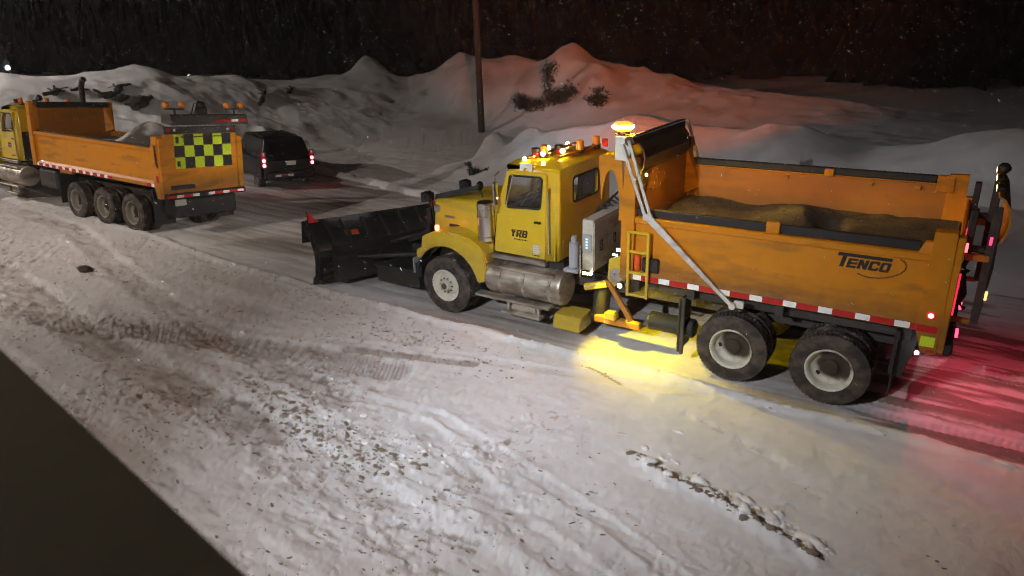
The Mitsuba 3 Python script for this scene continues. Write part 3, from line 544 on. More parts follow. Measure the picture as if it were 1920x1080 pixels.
        A('step', box(4.44 + dx, 6.02 + dx, s * 1.0, s * 1.19, 1.10, 1.15, .01), 'tank_aluminium'); A('step', box(4.52 + dx, 6.10 + dx, s * 1.02, s * 1.22, .50, .555, .012), 'tank_aluminium')
        A('lower_step', cat(box(4.74 + dx, 5.56 + dx, s * .98, s * 1.16, .24, .29), box(4.80 + dx, 4.86 + dx, s * 1.0, s * 1.06, .28, .52), box(5.44 + dx, 5.5 + dx, s * 1.0, s * 1.06, .28, .52), box(4.9 + dx, 5.4 + dx, s * 1.0, s * 1.03, .29, .50)), 'tank_aluminium')
    A('cab_floor', box(4.4 + dx, 6.0 + dx, -.9, .9, 1.06, 1.33, .03), 'black_steel'); A('bumper', box(7.5 + dx, 7.66 + dx, -1.1, 1.1, .55, .85, .03), 'black_steel')
    for s in (-1, 1):
        h_ = A('headlight', cat(box(7.50 + dx, 7.62 + dx, s * .50, s * .72, 2.0, 2.17, .03), tube([(7.5 + dx, s * .58, 1.6), (7.52 + dx, s * .6, 2.02)], .02)), 'black_steel', label='raised plow headlight' if s > 0 else None)
        A('bezel', cat(box(7.60 + dx, 7.68 + dx, s * .49, s * .515, 1.99, 2.18), box(7.60 + dx, 7.68 + dx, s * .705, s * .73, 1.99, 2.18), box(7.60 + dx, 7.68 + dx, s * .515, s * .705, 2.155, 2.18), box(7.60 + dx, 7.68 + dx, s * .515, s * .705, 1.99, 2.015)), 'black_steel', parent=h_)
        A('lens', box(7.621 + dx, 7.626 + dx, s * .53, s * .69, 2.03, 2.14, .001), 'worklamp_lens', parent=h_, emitter=emit((1, .95, .88), 60 if main else 4, .8))
    # exhaust stacks
    if not main:
        A('exhaust_stack', tube([(4.25 + dx, -.95, 1.2), (4.25 + dx, -.95, 3.48), (4.23 + dx, -.95, 3.70), (4.14 + dx, -.95, 3.85), (4.04 + dx, -.95, 3.90)], .085, 14), 'black_steel', label='dark exhaust stack with bent tip rising above the headboard')
    # ---- bed
    bf, br = bed_front, -1.14; zn = 2.37; zf = 2.76 if main else 2.30
    A('bed_floor', box(br, bf, -1.15, 1.15, 1.36, 1.44, .01), 'black_steel')
    A('bed_side', prism([(br + .2, 1.46), (br + .2, 2.27), (bf - .18, 2.27), (bf - .18, 1.46)], 1.13, 1.165), 'bed_paint')
    n = t.key + '__bed_side'
    A('top_rail', hull([(x, y, z) for x in (br + .2, bf - .1) for y, z in ((1.05, zn), (1.05, zn - .12), (1.20, zn - .1), (1.215, zn - .085), (1.215, zn - .012), (1.20, zn))]), 'bed_paint', parent=n)
    A('bottom_rail', hull([(x, y, z) for x in (br + .02, bf - .02) for y, z in ((1.05, 1.355), (1.205, 1.355), (1.216, 1.365), (1.216, 1.455), (1.16, 1.53), (1.05, 1.53))]), 'bed_paint', parent=n)
    A('edge_cover', box(br + .32, bf - .17, 1.06, 1.13, zn, zn + (.125 if main else .03), .012), 'rubber_flap', parent=n)
    A('rail_end', hull([(br + .2, 1.06, zn), (br + .2, 1.2, zn), (br + .34, 1.06, zn), (br + .34, 1.2, zn), (br + .2, 1.08, zn + .14), (br + .2, 1.18, zn + .14), (br + .28, 1.08, zn + .14), (br + .28, 1.18, zn + .14)]), 'bed_paint', parent=n)
    if main: A('rail_tab', cat(box(.86, 1.04, 1.10, 1.175, zn, zn + .16, .01), cyl((.95, 1.17, zn + .09), (.95, 1.185, zn + .09), .02, 12)), 'bed_paint', parent=n)
    q = A('bed_side', box(br + .1, bf - .1, -1.19, -1.15, 1.44, zf, .01), 'bed_inner')
    A('top_rail', box(br + .1, bf - .05, -1.23, -1.14, zf, zf + .02, .008), 'bed_paint', parent=q)
    if main:
        A('edge_cover', box(br + .35, bf + .1, -1.21, -1.13, zf + .02, zf + .135, .015), 'rubber_flap', parent=q)
        A('rail_tab', box(.62, .76, -1.128, -1.10, zf + .0, zf + .12, .01), 'bed_paint', parent=q)
        for x in (1.35, .1, -.55): A('rail_tab', box(x - .05, x + .05, -1.148, -1.11, zf - .1, zf - .04, .006), 'orange_dull', parent=q)
        A('rail_end', box(br + .12, br + .35, -1.2, -1.1, zf - .1, zf + .14, .01), 'bed_paint', parent=q)
    # reflective strip on the bottom rail
    x = br; k = 0
    end = bf - .02 if main else bf - .02
    while x < end - .05:
        L = (.28, .18)[k % 2] if main else (.22, .15)[k % 2]; x2 = min(x + L, end)
        skip = (not main) and (.55 < x - br < 2.15)
        if not skip:
            A('reflector_strip', box(x + .002, x2 - .002, 1.2165, 1.220, 1.368, 1.452, .001), ('red_reflective', 'white_reflective')[k % 2], parent=n)
        x = x2; k += 1
    # rear posts
    for s in (1, -1):
        zt = 2.66 if s > 0 else (2.92 if main else 2.62)
        pp = poly([(br + .22, 1.40), (br + .20, zt), (br - .04, zt + .01), (br - .06, 1.5), (br - .05, 1.08), (br + .12, 1.08)])
        p_ = A('rear_post', prism(pp, 1.05, 1.235, .006) if s > 0 else prism(pp, -1.235, -1.12), 'bed_paint')
        if main and s > 0:
            sm = A('marker_lamp', cyl((-1.065, 1.238, 1.6), (-1.065, 1.262, 1.6), .045, 24), 'red_plastic', parent=p_, emitter=emit((1, .02, .04), .8, .05), label='round lit red side marker on the rear post')
            A('marker_lamp', cyl((-1.065, 1.2625, 1.6), (-1.065, 1.266, 1.6), .032, 20), 'worklamp_lens', parent=p_, emitter=emit((1, .42, .46), 4, .1))
            A('reflector_strip', box(-1.165, -.93, 1.2425, 1.246, 1.365, 1.455, .001), 'red_reflective', parent=p_)
            A('sticker', box(-1.16, -1.0, 1.2405, 1.2435, 1.17, 1.31, .001), 'lime_reflective', parent=p_)
            A('red_reflector', box(-1.17, -1.08, 1.2405, 1.2435, 1.10, 1.135, .001), 'red_reflective', parent=p_)
            A('work_lamp', trimesh.creation.icosphere(2, .028).apply_translation([-.99, 1.20, 1.045]), 'worklamp_lens', parent=p_, emitter=emit((.8, .95, 1), 14, .2), label='tiny white lit lamp under the rear post')
    # headboard and cab shield
    hz_ = 3.25 if main else 3.22
    A('headboard', box(bf - .22, bf - .17, -1.19, 1.19, 1.44, hz_, .01), 'bed_inner'); hbk = t.key + '__headboard'
    for s in (1, -1):
        A('front_post', prism(poly([(bf - .02, 1.36), (bf - .02, 2.4), (bf - .06, hz_), (bf - .24, hz_ + .02), (bf - .24, 1.36)], .01), 1.10, 1.232, .006) if s > 0 else prism(poly([(bf - .02, 1.36), (bf - .06, hz_), (bf - .24, hz_), (bf - .24, 1.36)]), -1.232, -1.10), 'bed_paint', parent=hbk)
        if main:
            g = poly([(bf - .03, 2.3), (bf + .02, 3.22), (bf + .36, 3.27), (bf + .41, 3.24), (bf + .36, 2.6), (bf + .22, 2.2)], .015)
            g = g.difference(affinity.scale(sg.Point(bf + .20, 2.45).buffer(1., quad_segs=16), .15, .60).intersection(sg.box(bf + .02, 2.0, bf + 1, 3.4)))
            A('cab_shield_side', prism(g, 1.13, 1.165) if s > 0 else prism(g, -1.165, -1.13), 'bed_paint', parent=hbk)
        A('corner_gusset', hull([(bf - .22, s * 1.14, zn), (bf - .22, s * 1.14, 3.1), (bf - .22, s * .95, 3.1), (bf - .22, s * .95, 2.3), (bf - .42, s * 1.14, zn + .02), (bf - .24, s * 1.14, 3.1)]) if s < 0 else box(bf - .23, bf - .2, 1.0, 1.14, 2.4, 3.1), 'bed_paint', parent=hbk)
    if main:
        A('cab_shield', hull([(bf + .40, -1.12, 3.22), (bf + .40, 1.12, 3.22), (bf + .40, -1.12, 3.26), (bf + .40, 1.12, 3.26), (bf - .18, -1.12, 3.24), (bf - .18, 1.12, 3.24), (bf - .18, -1.12, 3.28), (bf - .18, 1.12, 3.28)]), 'bed_paint', parent=hbk)
        # tarp roller, its curtain and the arms
        ro = A('tarp_roller', cyl((3.10, -.95, 3.50), (3.10, 1.20, 3.50), .075, 20), 'canvas', label='rolled dark tarp on the bar above the headboard')
        A('roller_bar', cyl((3.06, -.98, 3.56), (3.06, 1.10, 3.56), .022, 12), 'chrome', parent=ro)
        cur = [(3.02, 3.46), (2.94, 3.36), (2.91, 3.24), (2.93, 3.10), (2.98, 3.02)]
        A('tarp_flap', prism(sg.LineString(cur).buffer(.012, cap_style=2), -.85, 1.04), 'canvas', parent=ro, smooth=60)
        A('end_plate', cat(box(3.10, 3.34, 1.14, 1.17, 3.2, 3.56, .01), box(3.12, 3.32, 1.02, 1.14, 3.30, 3.42, .02)), 'white_paint', parent=ro)
        def arm(s, far):
            y = s * 1.27
            for k, off in enumerate((0., .11)):
                e1 = (2.78 - off * .9, y, 2.44 - off * .35)
                p1, p2 = (3.20 - off, y - s * .04, 3.46 + off * .5), e1
                if far: p2 = (2.86 - off, y, 2.5)
                M_, L_ = align(p1, p2); A('tarp_arm', cat(hull([(np.array(a) + np.array((dx_, 0, dz_)) + np.array((0, dy_, 0))).tolist() for a in (p1, p2) for dx_ in (-.022, .022) for dz_ in (-.006, .006) for dy_ in (-.016, .016)])), 'arm_metal', parent=ro)
            e2 = (1.37, y + s * .02, 1.25)
            for k, (o1, o2) in enumerate(((0., .0), (.095, .0))):
                a = np.array((2.78 - o1, y + s * .005, 2.44 - .02 - o1 * .1)); b_ = np.array(e2) if k == 0 else a + (np.array(e2) - a) * .78 + np.array((.04, 0, .02))
                A('tarp_arm', hull([(q_ + np.array((sx * .028, sy * .014, sz * .012))).tolist() for q_ in (a, b_) for sx in (-1, 1) for sy in (-1, 1) for sz in (-1, 1)]), 'arm_metal', parent=ro)
            A('arm_joint', cat(box(2.66, 2.80, y - .03, y + .03, 2.36, 2.46, .01), cyl((1.37, y - s * .04, 1.25), (1.37, y + s * .05, 1.25), .05, 16), box(1.22, 1.36, y - .05, y - .01, 1.22, 1.33)), 'arm_metal', parent=ro)
        arm(1, False); arm(-1, True)
        A('clip_lamp', trimesh.creation.icosphere(2, .02).apply_translation([2.86, 1.07, 3.00]), 'worklamp_lens', parent=ro, emitter=emit((1, .62, .12), 520, 2))
        rr_ = np.random.default_rng(4); A('ice_drips', cat(*[blob((2.965, rr_.uniform(-.1, .85), rr_.uniform(2.62, 2.98)), .012, k, 1, .2, 1, (.5, .6, 2.2)) for k in range(16)]), 'ice', parent=hbk); labels[hbk + '__ice_drips'] = {'label': 'wet drips glinting on the inner headboard', 'kind': 'stuff'}
        # ladder
        ld = A('ladder', cat(*[box(x - .022, x + .022, 1.255, 1.30, 1.10, 2.17, .006) for x in (3.02, 2.70)]), 'cab_paint')  # cab yellow puts the amber lamp light into the ladder colour
        for z in (1.13, 1.50, 1.84, 2.15): A('rung', box(2.70, 3.02, 1.262, 1.294, z - .022, z + .022, .006), 'cab_paint', parent=ld)
        A('step_box', box(2.55, 2.82, 1.17, 1.225, 1.52, 1.75, .02), 'black_steel'); A('extinguisher', cyl((2.9, 1.2, 1.54), (2.9, 1.2, 1.78), .05, 16), 'orange_decal')
        # logo
        sh = np.array([[1, .22, 0, 0], [0, 1, 0, 0], [0, 0, 1, 0], [0, 0, 0, 1.]])
        h1 = .128; W_ = .115; st = .038
        def lt(c):
            B = sg.box(0, 0, W_, h1).buffer(-.018).buffer(.018, join_style=1) if c in 'CO' else sg.box(0, 0, W_, h1)
            if c == 'E': return B.difference(sg.box(st, .030, 2, .050)).difference(sg.box(st, .078, 2, .098))
            if c == 'N': return B.difference(sg.Polygon([(st, -.01), (st, .068), (W_ - st, -.01)])).difference(sg.Polygon([(W_ - st, h1 + .01), (W_ - st, .06), (st, h1 + .01)]))
            if c == 'C': return B.difference(sg.box(st, .03, W_ - st + .01, h1 - .03)).difference(sg.box(W_ - st, .048, 2, .080))
            return B.difference(sg.box(st, .028, W_ - st, h1 - .028))
        G = [affinity.translate(lt(c), .115 + k * .128, 0) for k, c in enumerate('ENCO')] + [sg.box(0, 0, .10, .16).intersection(sg.box(.035, 0, .085, .2)).buffer(0), sg.box(-.03, .148, .60, .192)]
        G = [affinity.affine_transform(g_, [1, .22, 0, 1, 0, 0]) for g_ in G]
        for k, g_ in enumerate(G[:4] + [G[4].union(G[5])]): A('logo_letter', side_text(prism_z(g_, 0, .003), .10, 1.1655, 2.045), 'dark_lettering', parent=n)
        th = np.linspace(-2.45, .72, 40); arc = sg.LineString([( .44 + .30 * math.cos(a), .085 + .155 * math.sin(a) + .14 * (.30 * math.cos(a))) for a in th]).buffer(.008)
        A('logo_swoosh', side_text(prism_z(affinity.translate(arc, .06, -.02), 0, .003), .10, 1.1655, 2.045), 'swoosh_red', parent=n, label='thin dark curved line under the TENCO letters')
        labels[t.key + '__bed_side__logo_letter'] = {'label': 'dark block letters spelling TENCO on the bed side'}
        # equipment between cab and bed
        eq = A('hydraulic_cabinet', prism(poly([(3.77, 1.28), (3.77, 2.16), (3.97, 2.16), (3.97, 1.28)]), -.25, 1.0), 'cabinet_paint', label='pale cabinet with two handled doors behind the cab')
        for y0, y1 in ((.50, .985), (-.02, .48)):
            A('cabinet_door', box(3.755, 3.768, y0, y1, 1.32, 2.12, .004), 'cabinet_paint', parent=eq)
        for y in (.76, .26): A('cabinet_handle', cat(box(3.735, 3.753, y - .045, y + .045, 1.60, 1.615, .004), box(3.735, 3.753, y - .045, y + .045, 1.765, 1.78, .004), box(3.735, 3.753, y - .045, y - .03, 1.60, 1.78, .004), box(3.735, 3.753, y + .03, y + .045, 1.60, 1.78, .004)), 'black_steel', parent=eq)
        A('control_panel', box(3.80, 3.95, 1.002, 1.02, 1.62, 1.92, .005), 'grey_plastic', parent=eq)
        A('display', cat(*[box(3.86, 3.90, 1.021, 1.026, z, z + .022, .002) for z in (1.68, 1.73, 1.78, 1.83)]), 'worklamp_lens', parent=eq, emitter=emit((.15, .8, .75), 1.6, .1), label='small teal lit display')
        A('filter_housing', cat(cyl((4.14, .98, 1.30), (4.14, .98, 1.74), .085, 20), cyl((4.14, .98, 1.74), (4.14, .98, 1.85), .05, 16), box(4.02, 4.30, .9, 1.08, 1.22, 1.29, .02)), 'grey_plastic')
        A('grab_rail', tube([(3.98, 1.06, 1.18), (3.98, 1.06, 1.72)], .016), 'brushed_aluminium')
        A('hose', cat(*[tube([(4.36, y, 1.5 + .02 * k), (4.2, y + .05, 1.95 + .05 * k), (4.02, y + .1, 2.2 + .03 * k), (3.9, y + .08, 2.2)], .022) for k, y in enumerate((.2, .0, -.2, -.35, -.55))]), 'rubber_flap')
        wl = A('work_lamp', cat(box(3.80, 3.96, .98, 1.06, 1.22, 1.30, .015)), 'black_steel', label='bright amber work lamp under the pale cabinet')
        A('lens', box(3.79, 3.80, .985, 1.055, 1.225, 1.295, .002), 'worklamp_lens', parent=wl, emitter=emit((1, .72, .18), 90, 1.5)); A('lens', box(3.83, 3.93, 1.061, 1.066, 1.235, 1.285, .002), 'worklamp_lens', parent=wl, emitter=emit((1, .72, .22), 45, 1.))
        wl = A('work_lamp', cat(cyl((3.16, 1.20, 1.24), (3.16, 1.27, 1.24), .055, 20)), 'black_steel', label='round lit work lamp beside the ladder foot')
        A('lens', cyl((3.16, 1.271, 1.24), (3.16, 1.277, 1.24), .042, 20), 'worklamp_lens', parent=wl, emitter=emit((1, .75, .25), 42, 1.))
        A('bracket_plate', prism(poly([(3.40, 1.62), (3.16, 1.72), (3.12, 1.30), (3.30, 1.16), (3.42, 1.28)], .01), 1.14, 1.17), 'cab_paint')
        A('spinner_disc', cat(cyl((3.26, 1.175, 1.36), (3.26, 1.21, 1.36), .12, 24), cyl((3.30, 1.2, 1.40), (3.30, 1.24, 1.40), .03, 12)), 'brushed_aluminium')
        wl = A('work_lamp', cat(box(3.22, 3.34, 1.0, 1.06, 1.72, 1.79, .01), box(3.3, 3.4, 1.0, 1.06, 1.64, 1.69, .01)), 'chrome', label='small blue white lit lamp behind the cabinet')
        A('lens', cat(box(3.23, 3.33, 1.061, 1.064, 1.73, 1.78, .001), box(3.31, 3.39, 1.061, 1.064, 1.65, 1.68, .001)), 'worklamp_lens', parent=wl, emitter=emit((.72, .9, 1), 7, .3))
        A('wing_strut', hull([(3.40 - .04, 1.16, 1.24), (3.40 + .05, 1.16, 1.26), (2.90, 1.24, .70), (2.98, 1.24, .66), (3.36, 1.22, 1.24), (3.45, 1.22, 1.26), (2.90, 1.30, .70), (2.98, 1.30, .66)]), 'orange_dull')
        A('underbody_wing', hull([(x, y, z) for x in (3.95, 4.46) for y, z in ((1.0, .18), (1.14, .18), (1.14, .36), (1.08, .42), (.7, .46), (.7, .2))]), 'cab_paint', label='dirty yellow folded wing plow arm below the cab')
        A('wing_pivot', cyl((3.58, .85, 1.06), (3.95, .95, .97), .065, 16), 'cab_paint')
        A('underbody_blade', box(2.95, 3.80, .78, .90, .34, .47, .02), 'orange_dull')
        A('wing_block', box(3.34, 3.56, .86, 1.02, .471, .62, .03), 'cab_paint'); A('wing_cylinder', cyl((3.78, .7, .3), (3.74, .66, 1.05), .15, 20), 'rubber_flap')
        A('air_tank', cyl((2.0, .95, .62), (2.75, .95, .62), .15, 24), 'rubber_flap'); A('mud_flap', box(2.16, 2.20, .72, 1.2, .28, 1.16, .01), 'black_steel'); A('flap_post', box(2.10, 2.16, 1.15, 1.2, .25, 1.2, .01), 'dark_steel')  # air tank coloured black to stand in for the shade under the bed
        A('bed_underframe', cat(box(-1.0, 3.1, -.9, -.7, 1.1, 1.36), box(-1.0, 3.1, .7, .9, 1.1, 1.36), *[box(x, x + .12, -1.1, 1.1, 1.15, 1.35) for x in (-.9, .7, 2.0, 2.9)]), 'dark_steel')
    else:
        A('mud_flap', box(axles[-1] + .85, axles[-1] + .88, .65, 1.2, .35, 1.2, .01), 'rubber_flap')
        A('side_tank', box(bf - 1.1, bf - .1, .6, 1.15, .7, 1.25, .05), 'dark_steel')
        A('step_plate', box(axles[-1] + .1, axles[-1] + .75, 1.1, 1.2, 1.27, 1.35), 'bed_paint')
    if main: A('side_skirt', prism(poly([(-1.0, 1.30), (-.72, 1.30), (-.70, .62), (-.86, .58)]), 1.05, 1.07), 'rubber_flap')
    for s in (1, -1): A('mud_flap', cat(box(br + .38, br + .40, s * .62, s * 1.2, .33, 1.22, .005), box(br + .36, br + .42, s * .6, s * 1.22, 1.2, 1.3)), 'rubber_flap')
    # tail
    A('tailgate', box(br - .10, br - .06, -1.06, 1.06, 1.10, 2.73 if not main else 2.6, .01), 'bed_paint'); tg = t.key + '__tailgate'
    xt = br - .10
    for s in (1, -1): A('tail_column', box(br - .13, br - .05, s * 1.06, s * 1.23, 1.10, 2.62, .01), 'bed_paint', parent=tg)
    A('tail_bar', box(br - .22, br - .101, -1.2, 1.2, 1.08, 1.22, .02), 'black_steel', parent=tg)
    k = 0; y = 1.18
    while y > -1.2:
        w = (.26, .20)[k % 2]
        if not (-.0 < y < .42): A('reflector_strip', box(br - .224, br - .2205, max(y - w, -1.2), y - .003, 1.11, 1.18, .001), ('red_reflective', 'white_reflective')[k % 2], parent=tg)
        y -= w; k += 1
    A('number_plate', box(br - .215, br - .21, .66, .98, .90, 1.06, .002), 'plate_white', parent=tg)
    if main:
        # lit tail lamps facing back
        for s in (1, -1):
            A('tail_lamp', cat(box(br - .16, br - .131, s * 1.10, s * 1.20, 2.44, 2.54, .01)), 'red_plastic', parent=tg, emitter=emit((1, .08, .10), 5, .6), label='lit red tail lamp high on the column' if s > 0 else None)
            A('tail_lamp', box(br - .15, br - .131, s * 1.10, s * 1.19, 1.62, 2.15, .01), 'red_plastic', parent=tg, emitter=emit((1, .02, .09), 1.4, 1.))
            A('tail_lamp', box(br - .26, br - .226, s * .45, s * .65, 1.12, 1.19, .01), 'red_plastic', parent=tg, emitter=emit((1, .04, .09), 5, .5))
            A('spreader_bracket', box(-1.50, -1.24, s * .84, s * .92, 1.44, 1.50, .01), 'bed_paint'); A('spreader_plate', cat(box(-1.52, -1.27, s * .86, s * .93, 2.38, 2.46, .01), box(-1.34, -1.26, s * .78, s * .90, 2.36, 2.90, .01)), 'black_steel')
            A('spreader_bracket', box(-1.54, -1.28, s * .88, s * .96, 2.28, 2.36, .01), 'orange_dull')
            A('spoiler_post', hull([(-1.56, s * .86, 1.46), (-1.48, s * .86, 1.46), (-1.56, s * .94, 1.46), (-1.48, s * .94, 1.46), (-1.57, s * .86, 2.95), (-1.48, s * .86, 2.95), (-1.57, s * .94, 2.95), (-1.48, s * .94, 2.95), (-1.60, s * .9, 2.2)]), 'dark_steel')
            A('spreader_arm', tube([(-1.3, s * .8, 2.1), (-1.36, s * .82, 1.8), (-1.32, s * .8, 1.66), (-1.4, s * .8, 1.6)], .035), 'black_steel')
            A('marker_lamp', cat(box(-1.53, -1.50, s * .945, s * .96, 2.50, 2.60, .004)), 'red_plastic', emitter=emit((1, .05, .15), 2.2, .2)); A('marker_lamp', cat(box(-1.60, -1.57, s * .945, s * .96, 1.80, 1.92, .004)), 'amber_plastic', emitter=emit((1, .6, .2), 1.6, .2))
        sp = [(-1.50, 3.08), (-1.56, 3.05), (-1.63, 2.94), (-1.66, 2.78), (-1.64, 2.62), (-1.60, 2.52)]
        A('spoiler', prism(sg.LineString(sp).buffer(.012, cap_style=2), -.92, .92), 'orange_dull', smooth=60)
        for y, p, c in ((.55, 60, (1, .62, .2)), (-.1, 90, (1, .55, .15)), (-.7, 30, (1, .7, .4))):
            bl = A('strobe_lamp', cat(box(-1.55, -1.47, y - .1, y + .1, 3.08, 3.15, .015)), 'black_steel'); A('lens', box(-1.469, -1.464, y - .085, y + .085, 3.09, 3.14, .002), 'amber_plastic', parent=bl, emitter=emit(c, p * .12, .3))
        A('camera_pod', blob((-1.53, -.25, 3.22), .075, 4, 2, .2), 'black_steel')
        b = A('warning_beacon', cyl((3.30, .98, 3.58), (3.30, .98, 3.61), .10, 24), 'black_steel', label='brightly lit amber warning beacon on the tarp bar end')
        A('beacon_stem', cat(cyl((3.30, .98, 3.30), (3.30, .98, 3.58), .025, 12), box(3.12, 3.40, .9, 1.06, 3.56, 3.58)), 'black_steel', parent=b)
        A('beacon_dome', rhull([(3.30, .98 + y, 3.68) for y in (-.08, .08)] + [(3.30 + x, .98, 3.68) for x in (-.09, .09)], .075, 24), 'amber_plastic', parent=b, emitter=emit((1, .40, .05), 1.6, .3))
        A('beacon_core', revolve([(0, 3.652), (.150, 3.652), (.172, 3.672), (.172, 3.690), (.150, 3.710), (0, 3.710)], 32, np.array([[1, 0, 0, 3.30], [0, 1, 0, .98], [0, 0, 1, 0], [0, 0, 0, 1.]])), 'amber_plastic', parent=b, emitter=emit((1, .31, .03), 420, 8.))
    else:
        # checkerboard tailgate
        for i in range(6):
            for j in range(3):
                yy, zz = .80 - i * .282, 1.84 + j * .295; lime = (i + j) % 2 == 0
                A('checker_panel', box(xt - .004, xt - .0005, yy - .280, yy - .002, zz + .002, zz + .293, .001), 'lime_reflective' if lime else 'black_decal', parent=tg)
        A('latch', cat(box(xt - .04, xt - .006, .68, .75, 2.50, 2.66), box(xt - .04, xt - .006, .68, .75, 1.90, 2.04), box(xt - .04, xt - .01, -.60, .60, 2.64, 2.665)), 'dark_steel', parent=tg)
        A('gate_head', box(xt - .03, xt, -1.06, 1.06, 2.735, 2.92, .01), 'dark_steel', parent=tg)
        for s in (1, -1):
            A('tail_lamp', cyl((xt - .05, s * .95, 2.83), (xt - .03, s * .95, 2.83), .05), 'red_plastic', parent=tg); A('tail_lamp', cyl((xt - .05, s * .78, 2.83), (xt - .03, s * .78, 2.83), .035), 'white_reflective', parent=tg)
        A('tail_slot', box(xt - .006, xt - .001, .30, .98, 1.30, 1.42, .001), 'rubber_flap', parent=tg)
        for z in (1.5, 2.05): A('tail_lamp', box(br - .02, br + .1, 1.2365, 1.243, z, z + .18, .004), 'red_plastic', parent=tg)
        A('tail_hose', tube([(br + .05, 1.25, 2.45), (br + .02, 1.27, 2.2), (br - .02, 1.27, 1.95), (br - .05, 1.2, 1.8)], .02), 'rubber_flap', parent=tg)
        so = A('spoiler', hull([(xt - .30, y, z) for y in (-1.25, 1.02) for z in (2.97, 3.20)] + [(xt + .10, y, z) for y in (-1.25, 1.02) for z in (3.01, 3.22)] + [(xt - .22, y, 3.24) for y in (-1.23, 1.0)]), 'dark_steel', label='grey full width spoiler above the checkered tailgate')
        labels[so] = {'label': 'dark full width spoiler above the checkered tailgate'}
        for k in range(4): A('reflector_strip', box(xt - .306, xt - .3025, -.25 - .24 * k - .23, -.25 - .24 * k, 3.04, 3.11, .001), ('white_reflective', 'red_reflective')[k % 2] if k else 'red_reflective', parent=so)
        for yc in (.80, -.95):
            lb = A('lamp_bracket', cat(box(xt - .12, xt - .06, yc - .30, yc + .22, 3.340, 3.380), cyl((xt - .09, yc - .04, 3.190), (xt - .09, yc - .04, 3.350), .025)), 'dark_steel')
            for dy in (-.25, .19): A('amber_lamp', cat(blob((xt - .09, yc + dy, 3.455), .085, 2, 2, .02), cyl((xt - .09, yc + dy, 3.360), (xt - .09, yc + dy, 3.410), .03)), 'amber_plastic', parent=lb)
        A('spreader_valve', cat(box(xt - .16, xt - .02, -.14, .14, 3.210, 3.430, .03), *[tube([(xt - .1, y, 3.370), (xt - .12, y + .06, 3.530), (xt - .1, y + .16, 3.510), (xt - .08, y + .24, 3.230)], .018) for y in (-.12, -.04, .05)], blob((xt - .08, .02, 3.470), .09, 8, 2, .5)), 'black_steel')
        A('headboard_knob', blob((bf - .1, .85, 3.32), .09, 5, 2, .15), 'black_steel')
        A('edge_cover', box(bf - .28, bf - .22, -1.1, 1.05, 3.06, 3.22, .02), 'rubber_flap', parent=hbk)
        A('cab_back', box(4.405 + dx, 4.42 + dx, -.93, .93, 1.36, 2.24, .005), 'interior'); A('undertail', box(br - .18, br + .5, -.9, .9, .55, 1.08, .05), 'black_steel')  # dark sheet over the back wall of the cab paints its shade
    # front plow (mount on both, the blade is seen on the near truck)
    if main:
        B0 = np.array((10.20, 1.48, .03)); e = np.array((-.355, -.935, 0)); n_ = np.array((.935, -.355, 0)); LEN = 3.3
        def prof_at(s):
            Ht = 1.33 - .13 * s - .13 * math.sin(math.pi * s); w = np.linspace(0, 1, 15); z = Ht * (1 - (1 - w) ** 1.35) ; z = Ht * w
            f = .10 - .55 * w + .15 * w * w + 1.05 * np.clip(w - .42, 0, 1) ** 1.7 * 1.75
            return f - .0, z
        ss = np.linspace(0, 1, 12); FR, BK = [], []
        def surf(off, s0, s1, ns, w0=0, w1=15):
            out = []
            for s in np.linspace(s0, s1, ns):
                f, z = prof_at(s); df = np.gradient(f); dz = np.gradient(z); nl = np.hypot(df, dz); nf, nz = -dz / nl, df / nl
                f2, z2 = f + nf * off, z + nz * off; out.append((B0 + np.outer(f2, n_) + e * LEN * s + np.outer(z2, [0, 0, 1]))[w0:w1])
            return np.array(out)
        def slab(o1, o2, s0, s1, ns=10, w0=0, w1=15):
            a, b_ = surf(o1, s0, s1, ns, w0, w1), surf(o2, s0, s1, ns, w0, w1); N = a.shape[1]; V = np.vstack([a.reshape(-1, 3), b_.reshape(-1, 3)]); f = []; off = ns * N
            for i in range(ns - 1):
                for j in range(N - 1):
                    p0, p1, p2, p3 = i * N + j, (i + 1) * N + j, (i + 1) * N + j + 1, i * N + j + 1
                    f += [[p0, p1, p2], [p0, p2, p3], [off + p0, off + p2, off + p1], [off + p0, off + p3, off + p2]]
            for i in range(ns - 1):
                for j in (0, N - 1):
                    p0, p1 = i * N + j, (i + 1) * N + j; q_ = [[p0, off + p0, off + p1], [p0, off + p1, p1]]; f += q_ if j == 0 else [t_[::-1] for t_ in q_]
            for j in range(N - 1):
                for i in (0, ns - 1):
                    p0, p1 = i * N + j, i * N + j + 1; q_ = [[p0, p1, off + p1], [p0, off + p1, off + p0]]; f += q_ if i == 0 else [t_[::-1] for t_ in q_]
            m = trimesh.Trimesh(V, f, process=False)
            if m.volume < 0: m.invert()
            return m
        pb = A('plow_blade', slab(0, .015, 0, 1, 14), 'blade_steel', label='black curved snowplow blade with ribs on its back')
        for s in (.035, .15, .27, .41, .55, .69, .83, .96): A('blade_rib', slab(.0155, .095 if s > .1 else .07, s - .011, s + .011, 2, 1, 15), 'rubber_flap', parent=pb)
        A('blade_tube', cat(cyl(B0 + e * .1 + n_ * (-.35) + [0, 0, .42], B0 + e * 3.2 + n_ * (-.35) + [0, 0, .42], .055), cyl(B0 + e * .05 + n_ * (-.12) + [0, 0, .10], B0 + e * 3.25 + n_ * (-.12) + [0, 0, .10], .05)), 'black_steel', parent=pb)
        A('cutting_edge', slab(-.012, .02, -.012, 1.0, 4, 0, 3), 'dark_steel', parent=pb)
        def lip(s): f, z = prof_at(s); return B0 + n_ * f[-1] + e * LEN * s + np.array([0, 0, z[-1]])
